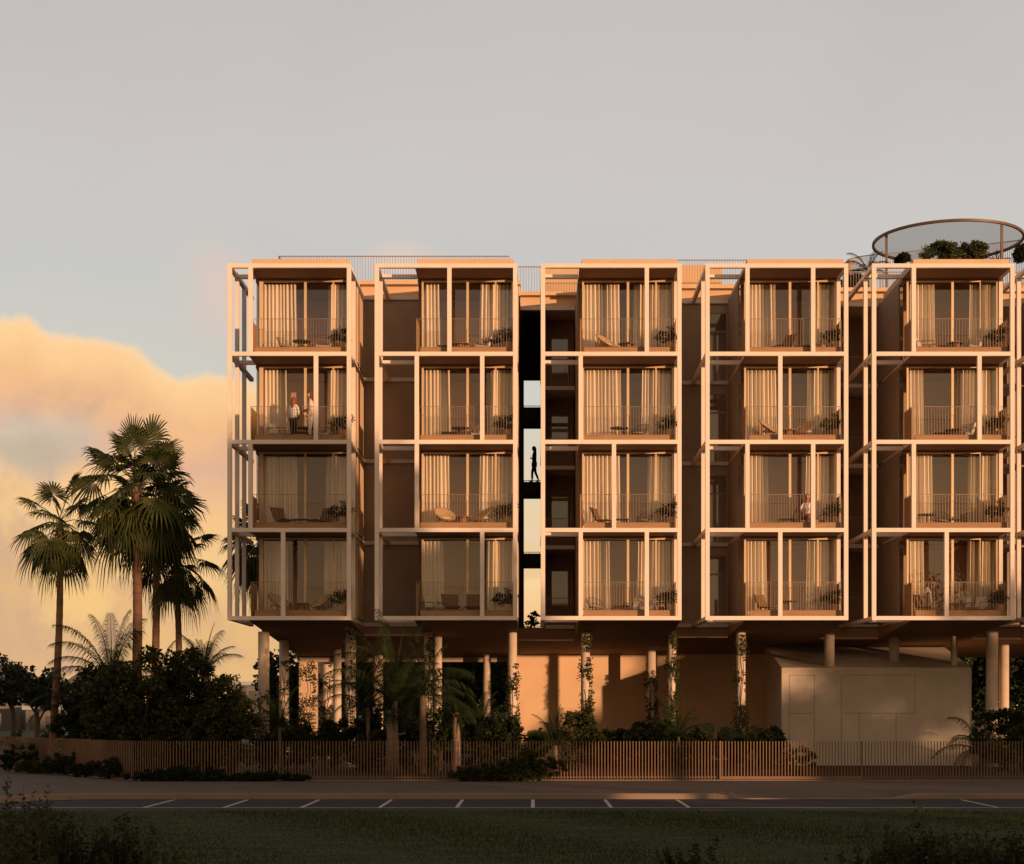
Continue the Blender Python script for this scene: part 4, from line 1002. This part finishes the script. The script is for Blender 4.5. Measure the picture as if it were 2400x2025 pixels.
# fabric thrown over the wooden chair bottom right
xx = wx(2171, 61.0); zz = CELLS[(4, 3)][2]
mb = MB()
prof = [(-.10, .02, .9), (-.02, -.02, 1.08), (.04, -.03, 1.20), (.10, -.01, 1.08), (.13, .03, .86), (.14, .05, .66)]
rows = []
for a, b, h in prof:
    row = []
    for k in range(8): row.append(len(mb.v)); mb.v.append((a+.02*math.sin(k*2), -.18+.045*k+b, h-.03*abs(k-3.5)))
    rows.append(row)
for p, q in zip(rows, rows[1:]):
    for k in range(7): mb.f.append((p[k], p[k+1], q[k+1], q[k]))
o = mb.obj('white_throw', M_white, smooth=True, loc=(xx, 61.05, zz)); o.modifiers.new('t', 'SOLIDIFY').thickness = .02
tag(o, 'white cloth draped upright over the wooden chair on the lowest balcony below the ring', 'throw')

# ------------------------------------------------------------------ people
def skinned(name, verts, edges, radii, m, parent, root=0, sub=2):
    me = bpy.data.meshes.new(name); me.from_pydata(verts, edges, []); me.materials.append(m)
    o = bpy.data.objects.new(name, me); C.objects.link(o); o.parent = parent
    md = o.modifiers.new('skin', 'SKIN'); md.use_smooth_shade = True
    for i, r in enumerate(radii): me.skin_vertices[0].data[i].radius = (r, r) if not isinstance(r, tuple) else r; me.skin_vertices[0].data[i].use_root = (i == root)
    sb = o.modifiers.new('sub', 'SUBSURF'); sb.levels = 1; sb.render_levels = sub
    return o
def person(label, loc, rz, sc, arms, legs, shirt, trousers, hair, hairlen=0, seat=False, skin=None, sleeves='long', shoes=None):
    t = empty('person', loc, rz, sc, label=label, cat='person')
    V = []; Rd = []; E = []
    def add(p, r, par=None): V.append(p); Rd.append(r); i = len(V)-1; (E.append((par, i)) if par is not None else None); return i
    pz = .93 if not seat else .52
    pe = add((0, 0, pz), .115); wa = add((0, 0, pz+.17), .10, pe); ch = add((0, 0, pz+.37), (.145, .11), wa); nb = add((0, 0, pz+.53), .06, ch)
    nk = add((0, -.01, pz+.59), .048, nb); hd = add((0, -.015, pz+.64), .045, nk)
    sv = [[], []]
    for si, (s, (el_, wr_)) in enumerate(zip((-1, 1), arms)):
        sh = add((s*.165, 0, pz+.48), .056, ch if False else nb); e = add(el_, .038, sh); w = add(wr_, .025, e)
        dv = (Vector(wr_)-Vector(el_)).normalized(); sd = dv.cross(Vector((0, 0, 1))); sd = sd.normalized() if sd.length > .05 else Vector((1, 0, 0))
        pc = add(tuple(Vector(wr_)+dv*.06), .030, w)
        for q in range(4): 
            k1 = add(tuple(Vector(wr_)+dv*.10+sd*(q-1.5)*.018), .009, pc); add(tuple(Vector(wr_)+dv*(.155-.008*abs(q-1.3))+sd*(q-1.5)*.018-Vector((0, 0, .02))), .007, k1)
        th = add(tuple(Vector(wr_)+dv*.05+sd*.035), .010, w); add(tuple(Vector(wr_)+dv*.09+sd*.055), .008, th)
        sv[si] = [(s*.165, 0, pz+.48), el_, wr_]
    lv = []
    for s, (hp, kn, an, to) in zip((-1, 1), legs):
        a = add(hp, .082, pe); b = add(kn, .056, a); c = add(an, .038, b); d = add(to, .032, c); lv.append((hp, kn, an, to))
    bo = skinned('body', V, E, Rd, skin or M_skin, t)
    dg = bpy.context.evaluated_depsgraph_get(); me = bpy.data.meshes.new_from_object(bo.evaluated_get(dg)); bo.modifiers.clear()
    hm = MB(); hc = Vector((0, -.015, pz+.715)); NU, NV = 20, 14
    def headpt(u, v, k=1.0, hair=False):
        th = 2*math.pi*u/NU; ph = math.pi*v/NV; x = math.sin(ph)*math.cos(th); y = math.sin(ph)*math.sin(th); z = math.cos(ph)
        jaw = 1-.28*max(0, -z)**1.2
        p = Vector((x*.074*jaw, y*.094*(jaw if y < 0 else 1), z*.118))
        if not hair and y < -.75 and -.45 < z < .12: p.y -= .022*(1-abs(x)*3 if abs(x) < .33 else 0)*(.6-z)     # nose
        if not hair and y < -.5 and .05 < z < .3 and .2 < abs(x) < .6: p.y += .008                               # eye sockets
        return hc+p*k
    def shell(mb_, k, hair, keep):
        i0 = len(mb_.v)
        for v in range(NV+1):
            for u in range(NU): mb_.v.append(tuple(headpt(u, v, k, hair)))
        for v in range(NV):
            for u in range(NU):
                q = (i0+v*NU+u, i0+v*NU+(u+1) % NU, i0+(v+1)*NU+(u+1) % NU, i0+(v+1)*NU+u)
                c = sum((Vector(mb_.v[j]) for j in q), Vector())/4-hc
                if keep(c): mb_.f.append(q)
    shell(hm, 1.0, False, lambda c: True)
    for s in (-1, 1): hm.lathe([(0, -.03), (.012, -.02), (.016, .0), (.013, .02), (0, .03)], 8, s*.076, .005); hm.v[-40:] = [(p[0], p[1]-.01, p[2]+pz+.71) for p in hm.v[-40:]]
    nb_ = len(me.vertices); vv = [tuple(q.co) for q in me.vertices]+hm.v; ff = [tuple(q.vertices) for q in me.polygons]+[tuple(j+nb_ for j in f) for f in hm.f]
    m2 = bpy.data.meshes.new('body'); m2.from_pydata(vv, [], ff); m2.materials.append(skin or M_skin); m2.polygons.foreach_set('use_smooth', [True]*len(ff)); bo.data = m2
    # shirt
    v = [(0, 0, pz-.02), (0, 0, pz+.17), (0, 0, pz+.37), (0, 0, pz+.51)]; r = [(.145, .125), (.125, .115), (.165, .13), .075]; e = [(0, 1), (1, 2), (2, 3)]
    for q in sv:
        i = len(v); v += [q[0], q[1]]; r += [.060, .045]; e += [(3, i), (i, i+1)]
        if sleeves == 'long': v.append(tuple(Vector(q[1]).lerp(Vector(q[2]), .85))); r.append(.036); e.append((i+1, i+2))
        else: v[i+1] = tuple(Vector(q[0]).lerp(Vector(q[1]), .65))
    skinned('shirt', v, e, r, shirt, t)
    v = [(0, 0, pz)]; r = [.128]; e = []
    for hp, kn, an, to in lv:
        i = len(v); v += [hp, kn, tuple(Vector(kn).lerp(Vector(an), .88))]; r += [.096, .07, .052]; e += [(0, i), (i, i+1), (i+1, i+2)]
    skinned('trousers', v, e, r, trousers, t)
    ha = MB(); shell(ha, 1.12, True, lambda c: c.z > .045 or (c.y > -.01 and c.z > -.10))
    if hairlen:
        n_ = 14; i0 = len(ha.v)
        for q in range(7):
            f = q/6; z = pz+.73-(.16+hairlen)*f; w = .088+.012*f
            for k in range(n_+1):
                a = math.pi*(-.08+1.16*k/n_); ha.v.append((w*math.cos(a), .0+(.095+.01*f)*math.sin(a), z+.01*math.sin(k*2.3)))
        for q in range(6):
            for k in range(n_): ha.f.append((i0+q*(n_+1)+k, i0+q*(n_+1)+k+1, i0+(q+1)*(n_+1)+k+1, i0+(q+1)*(n_+1)+k))
    ho = ha.obj('hair', hair, t, smooth=True); ho.modifiers.new('thick', 'SOLIDIFY').thickness = .012
    for hp, kn, an, to in lv:
        skinned('shoe', [tuple(Vector(an)+Vector((0, .03, -.035))), tuple(Vector(to)+Vector((0, 0, -.0)))], [(0, 1)], [.045, .036], shoes or M_blackc, t, sub=1)
    return t
stand = lambda sp=.1, st=0: [((-.09, 0, .88), (-sp, -.02-st*.4, .48), (-sp, -st*.5, .08), (-sp, -.14-st*.5, .035)), ((.09, 0, .88), (sp, -.02+st*.35, .48), (sp, st*1.05, .09), (sp, -.13+st*1.05, .035))]
z1 = CELLS[(0, 1)][2]+.062
# default figure faces -Y (towards the street)
person('auburn-haired woman in pale blouse and black trousers standing on a balcony', (wx(688, 60.75), 60.75, z1), R(75+80), .96, [((-.21, -.05, 1.12), (-.10, -.22, 1.08)), ((.21, -.05, 1.12), (.10, -.22, 1.08))], stand(.08), M_white, M_blackc, M_hair, .16)
person('man with short dark hair in cream tee, half hidden by a balcony post', (wx(727, 60.9), 60.9, z1), R(-75), 1.10, [((-.23, -.06, 1.12), (-.14, -.32, 1.14)), ((.23, -.06, 1.12), (.12, -.30, 1.10))], stand(.09), M_cushl, M_cushl, M_hairb, 0, sleeves='short')
person('woman seen in dark silhouette standing on the bridge in the open slot', (.06, 72.0, EYE+9.86), R(-86), .88, [((-.19, .07, 1.10), (-.08, -.10, 1.18)), ((.19, .07, 1.10), (.08, -.08, 1.14))], stand(.07, .2), M_sil, M_sil, M_sil, .22, skin=M_sil)
z2 = CELLS[(3, 2)][2]+.062
person('fair haired person in a loose white shirt sitting on a chair by the balcony post', (wx(1893, 60.95), 60.90, z2), R(-25), 1.0, [((-.24, -.10, .84), (-.14, -.34, .72)), ((.24, -.10, .80), (.10, -.32, .74))],
       [((-.10, -.06, .50), (-.16, -.46, .50), (-.24, -.52, .09), (-.26, -.66, .04)), ((.10, -.06, .50), (.12, -.46, .48), (.05, -.42, .09), (.04, -.56, .04))], M_white, M_stripe, M_hairl, .04, seat=True, shoes=M_cushl)

# ------------------------------------------------------------------ background
def house(x0, x1, yt, Y, label, roof='flat', zt=None, wins=2):
    X0, X1 = wx(x0, Y), wx(x1, Y); H = EYE+(CY-yt)*Y/FPX; t = empty('house', ((X0+X1)/2, Y, -.2), label=label, cat='house'); w = (X1-X0)/2
    mb = MB(); mb.box(-w, w, 0, 8, 0, H-.2); mb.obj('wall', M_house, t)
    mb = MB()
    if roof == 'flat': mb.box(-w-.3, w+.3, -.4, 8.4, H-.2, H+.25)
    else:
        r = H-.2; mb.v = [(-w-.4, -.4, r), (w+.4, -.4, r), (w+.4, 8.4, r), (-w-.4, 8.4, r), (-w*.35, 4, r+1.9), (w*.35, 4, r+1.9)]; mb.f = [(0, 1, 5, 4), (1, 2, 5), (2, 3, 4, 5), (3, 0, 4), (0, 3, 2, 1)]
    mb.obj('roof', M_roofw if roof == 'flat' else M_tile, t)
    for k in range(wins):
        X = -w+(k+.5)*2*w/wins; mb = MB(); mb.box(X-.45, X+.45, -.05, .05, H-2.4, H-.9); mb.obj('window', M_dark, t)
    return t
house(147, 212, 1600, 200, 'narrow two-storey grey house behind the leftmost palm trunk', 'hip', wins=1)
house(-70, 48, 1585, 190, 'grey house with a brown hipped roof at the far left edge', 'hip', wins=3)
house(60, 250, 1655, 185, 'long low white-roofed building behind the palms at left', wins=5)
house(545, 640, 1598, 200, 'pale flat-roofed house seen just left of the first column', wins=3)
house(1050, 1160, 1664, 210, 'white-roofed pavilion far behind the building, glimpsed between columns', wins=3)
house(-200, -90, 1600, 180, 'flat-roofed grey house outside the left edge of the picture', wins=3)
def bgtree(x, Y, h, r, lb, seed, m=M_leafbg, leaf=.35, dens=1.0, c=.62, q=.40):
    rg = random.Random(seed); X = wx(x, Y); t = empty('distant_tree', (X, Y, -.2), label=lb, cat='tree', group='trees far behind the building'); mb = MB()
    clumps(mb, (0, 0, h*c), (r, r*.7, h*q), int(34*dens), int(70*dens), leaf, seed, .34); mb.obj('crown', m, t)
    tr = MB(); tr.tube([(0, 0, 0), (.1, 0, h*.3), (-.1, 0, h*.7)], [.22, .17, .06], 8)
    for k in range(4): tr.tube([(0, 0, h*(.25+.08*k)), (rg.uniform(-.6, .6)*r, rg.uniform(-.3, .3)*r, h*.7)], [.09, .03], 6)
    tr.obj('trunk', M_bark, t)
bgtree(30, 118, 5.2, 2.4, 'round dark tree beside the far left house', 301, c=.76, q=.26); bgtree(85, 112, 5.0, 2.1, 'dark tree just left of the leftmost palm trunk', 302, c=.76, q=.26); bgtree(-20, 124, 6.4, 2.0, 'tree at the very left edge of the picture', 303, c=.74, q=.28)
bx = [(690, 98, 6.0, 2.4), (655, 105, 4.6, 1.6), (830, 92, 7.5, 2.6), (880, 96, 8.5, 3.2), (960, 100, 8.5, 3.4), (1040, 96, 7.5, 3.0), (1110, 92, 7.6, 2.8), (1180, 96, 8.2, 3.0), (780, 110, 8.0, 2.8), (2290, 90, 8.5, 2.6), (2350, 92, 7.6, 2.8), (2410, 90, 8.6, 2.8), (2470, 96, 8, 3), (920, 108, 9, 3.4), (1000, 112, 9, 3.6), (1150, 110, 9, 3.4)]
ln_ = ['left of the stout rear column', 'just right of the first column', 'right of the stout rear column', 'behind the second column', 'behind the spiky yucca', 'behind the right feather palm', 'behind the fibrous yucca', 'left of the sunlit garden wall', 'behind the ivy-clad rear column', 'right of the service block', 'at the right edge of the picture', 'cut by the right edge of the picture', 'beyond the right edge', 'in the second row behind the feather palm', 'in the second row right of the feather palms', 'in the second row left of the garden wall']
for k, (x, Y, h, r) in enumerate(bx): bgtree(x, Y, h, r, 'dark tree beyond the undercroft, '+ln_[k], 310+k, leaf=.34, dens=1.35)
for k, (x, Y, h, r, lb) in enumerate([(75, 72, .9, 1.1, 'clipped bright hedge plant left of the leftmost palm trunk'), (118, 74, 1.4, .5, 'upright green hedge plant beside the leftmost trunk'), (165, 72, 1.0, .8, 'green hedge plant right of the leftmost trunk'), (40, 100, 1.1, 3.0, 'long low hedge on the far lawn at left')]):
    shrub('hedge_plant', lb, 'hedge', P3(x, Y), Y, -.1, [(0, 0, h*.5, r, .5, h*.55)], .12, M_leafB, seed=400+k, dens=1.2)

# ------------------------------------------------------------------ foreground planting and lawn blades
def wild(x, Y, h, r, lb, seed, m=M_leafA):
    rg = random.Random(seed); t = empty('wild_shrub', (P3(x, Y), Y, -.13), label=lb, cat='shrub', group='wild shrubs in the foreground'); mb = MB(); st = MB()
    for k in range(int(46*r/.6)):
        a = rg.uniform(0, 6.28); q = r*rg.random()**.6; b = Vector((q*.7*math.cos(a), q*.5*math.sin(a), 0)); hh = 1.22*h*rg.uniform(.45, 1.0)*(1-.3*q/r)
        e = b+Vector((rg.uniform(-.22, .22), rg.uniform(-.12, .12), hh)); st.tube([b, b.lerp(e, .5)+Vector((rg.uniform(-.04, .04), 0, 0)), e], [.008, .006, .002], 4, cap=False)
        for j in range(46):
            f = rg.uniform(.12, 1); p = b.lerp(e, f); d = Vector((rg.gauss(0, 1), rg.gauss(0, 1), rg.gauss(.6, .6))).normalized(); s_ = d.cross(Vector((rg.gauss(0, 1), rg.gauss(0, 1), .1))).normalized(); L = rg.uniform(.05, .11)*(1.25-.5*f)
            mb.quad(tuple(p), tuple(p+d*L*.5+s_*L*.22), tuple(p+d*L), tuple(p+d*L*.5-s_*L*.22))
    mb.obj('foliage', m, t); st.obj('stem', M_bark, t)
W_ = [(15, 19, 1.45, .8, 'tall wild shrub in the far lower left corner'), (75, 19.5, 1.15, .6, 'wild shrub second from the lower left corner'), (140, 20, 1.15, .6, 'wild shrub with two upright tips near the lower left'), (30, 17.5, 1.0, .9, 'low wild shrub nearest the camera at lower left'),
      (200, 20, .85, .7, 'low wild shrub between the lower left clumps'), (300, 20, 1.0, .55, 'pointed wild shrub over the start of the road'), (350, 19, .75, .8, 'low spreading wild shrub right of the pointed one'), (450, 18.5, .55, .7, 'low wild shrub fading into the lawn'), (530, 18, .42, .7, 'lowest wild shrub of the left group'), (150, 17, .75, .9, 'spreading wild shrub at the lower left border'),
      (1585, 19, .85, .25, 'thin upright weed right of centre in the lawn'), (1650, 19, .85, .25, 'thin tall weed in the lawn, the right one of two'), (1560, 17.6, .45, .7, 'low wild shrub at the bottom edge right of centre'), (1700, 17.6, .48, .8, 'low wild shrub beneath the thin tall weeds'), (1860, 18, .5, .7, 'low wild shrub left of the tall right-hand one'),
      (2095, 19.5, 1.2, .4, 'tall slender wild shrub cutting the white road line'), (2170, 19, .95, .7, 'wild shrub right of the tall slender one'), (2040, 18.5, .75, .7, 'wild shrub left of the tall slender one'), (2260, 19, 1.05, .8, 'broad wild shrub near the lower right'), (2360, 18.5, .95, .8, 'wild shrub in the lower right corner'), (2200, 17, .6, .9, 'low wild shrub at the bottom edge lower right')]
for k, (x, Y, h, r, lb) in enumerate(W_): wild(x, Y, h, r, lb, 500+k, M_leafA if k % 3 else M_leafB)
rs_ = np.random.RandomState(4); n = 130000
bx_ = rs_.uniform(-13.5, 13.5, n); by_ = 21+17.4*rs_.rand(n)**1.0
hh = rs_.uniform(.02, .055, n)*(1+.5*np.sin(bx_*.9+by_*.5)); an = rs_.uniform(0, 6.28, n); wd = .006
v = np.zeros((n, 3, 3)); v[:, 0] = np.stack([bx_-wd*np.cos(an), by_-wd*np.sin(an), np.full(n, -.13)], 1); v[:, 1] = np.stack([bx_+wd*np.cos(an), by_+wd*np.sin(an), np.full(n, -.13)], 1)
v[:, 2] = np.stack([bx_+rs_.uniform(-.04, .04, n), by_+rs_.uniform(-.04, .04, n), -.13+hh], 1)
me = bpy.data.meshes.new('grass'); me.vertices.add(3*n); me.vertices.foreach_set('co', v.reshape(-1)); me.loops.add(3*n); me.loops.foreach_set('vertex_index', np.arange(3*n)); me.polygons.add(n); me.polygons.foreach_set('loop_start', np.arange(0, 3*n, 3)); me.polygons.foreach_set('loop_total', np.full(n, 3)); me.update(calc_edges=True)
leafmat('grass_blade', (.020, .032, .004), (.042, .058, .009), .3); me.materials.append(MATS['grass_blade'])
g = bpy.data.objects.new('grass', me); C.objects.link(g); tag(g, 'short dark green grass blades covering the foreground lawn', 'grass', kind='stuff')

# ------------------------------------------------------------------ park trees behind the camera side; their crowns shade the street and the lower left of the facade
cu, su = math.cos(R(SUN_AZ)), math.sin(R(SUN_AZ)); te = math.tan(R(SUN_EL))
def shade_tree(u, t, hc, ru, rh, lb, seed, n=120, per=60, leaf=.35, tall=True):
    """u: place across the sun direction, t: distance up-sun from the facade plane, hc: crown height there"""
    # point on facade plane line: X*cos+Y*sin=u ; at Y=60
    X0 = (u-60*su)/cu; X = X0+su*t; Y = 60-cu*t
    o = empty('park_tree', (X, Y, -.15), label=lb, cat='tree', group='park trees outside the picture'); mb = MB()
    clumps(mb, (0, 0, hc+.15), (ru, ru, rh), n, per, leaf, seed, .28); mb.obj('crown', M_leafbg, o)
    tr = MB(); tr.tube([(0, 0, 0), (.1, .1, hc*.5), (0, 0, hc+rh*.4)], [.3, .24, .08], 10); tr.obj('trunk', M_bark, o)
TE = lambda z, t: z+te*t
shade_tree(32.7, 62, TE(8.9, 62), 3.2, 3.7, 'broad park tree on the lawn, first of those outside the picture', 601, 230, 120)
shade_tree(37.3, 66, TE(6.0, 66), 2.4, 2.6, 'lower park tree beside the broad one, outside the picture', 602, 80)
shade_tree(53.2, 60, TE(3.9, 60), 3.0, 3.0, 'round park tree farthest to the right, outside the picture', 603, 105)
shade_tree(49.8, 64, TE(1.4, 64), 2.6, 1.7, 'low park tree near the round one, outside the picture', 604, 90)
shade_tree(25.0, 66, TE(3.4, 66), 4.6, 4.6, 'tall park tree shading the palms, outside the picture', 605, 170)
shade_tree(32.0, 58, TE(.6, 58), 3.6, 1.6, 'low spreading park tree, outside the picture', 606, 90)

def hedge(pts, lb, seed):  # unseen hedge, added to keep low sun off lawn, kerb and fence
    o = empty('added_shade_hedge', (0, 0, -.15), label=lb, cat='hedge', group='hedges added out of view to block low sun'); mb = MB(); rg = random.Random(seed)
    for x0, x1, y, h in pts: mb.box(x0, x1, y-.4, y+.4, 0, h)
    mb.obj('blocking_core', M_leafbg, o); lf = MB()
    for x0, x1, y, h in pts:
        for k in range(int((x1-x0)*h*26)):
            p = Vector((rg.uniform(x0, x1), y+rg.choice((-.45, .45)), h*rg.random())) if rg.random() < .8 else Vector((rg.uniform(x0, x1), y+rg.uniform(-.5, .5), h))
            d = Vector((rg.gauss(0, 1), rg.gauss(0, 1), rg.gauss(.3, 1))).normalized(); s_ = d.cross(Vector((rg.gauss(0, 1), 1, 1))).normalized(); L = rg.uniform(.15, .35)
            lf.quad(tuple(p), tuple(p+d*L*.5+s_*L*.3), tuple(p+d*L), tuple(p+d*L*.5-s_*L*.3))
    lf.obj('leaves', M_leafbg, o)
hedge([(-14, 34, -8, 6.0), (34, 47, -8, 7.4)], 'tall hedge added behind the camera, out of view, to shade lawn and fence', 1)
hedge([(47.2, 52, -8.2, 3.3), (52, 61, -8.2, 4.4), (61, 96, -8.2, 6.6)], 'lower hedge added out of view beyond the tall one, stepped to shape shade', 2)
for k, (a, b, lb) in enumerate([(805, 1235, 'dark hedge behind the undercroft, seen between the rear columns'), (2275, 2500, 'dark hedge behind the undercroft right of the service block')]):
    Y = 86; x0, x1 = wx(a, Y), wx(b, Y); w = (x1-x0)/2; n_ = int(w*2/1.2); shrub('tall_hedge', lb, 'hedge', (x0+x1)/2, Y, -.2, [(-w+(i+.5)*2*w/n_, 0, 1.3, 1.1, .6, 1.5) for i in range(n_)], .2, M_leafbg, seed=700+k, dens=1.2)
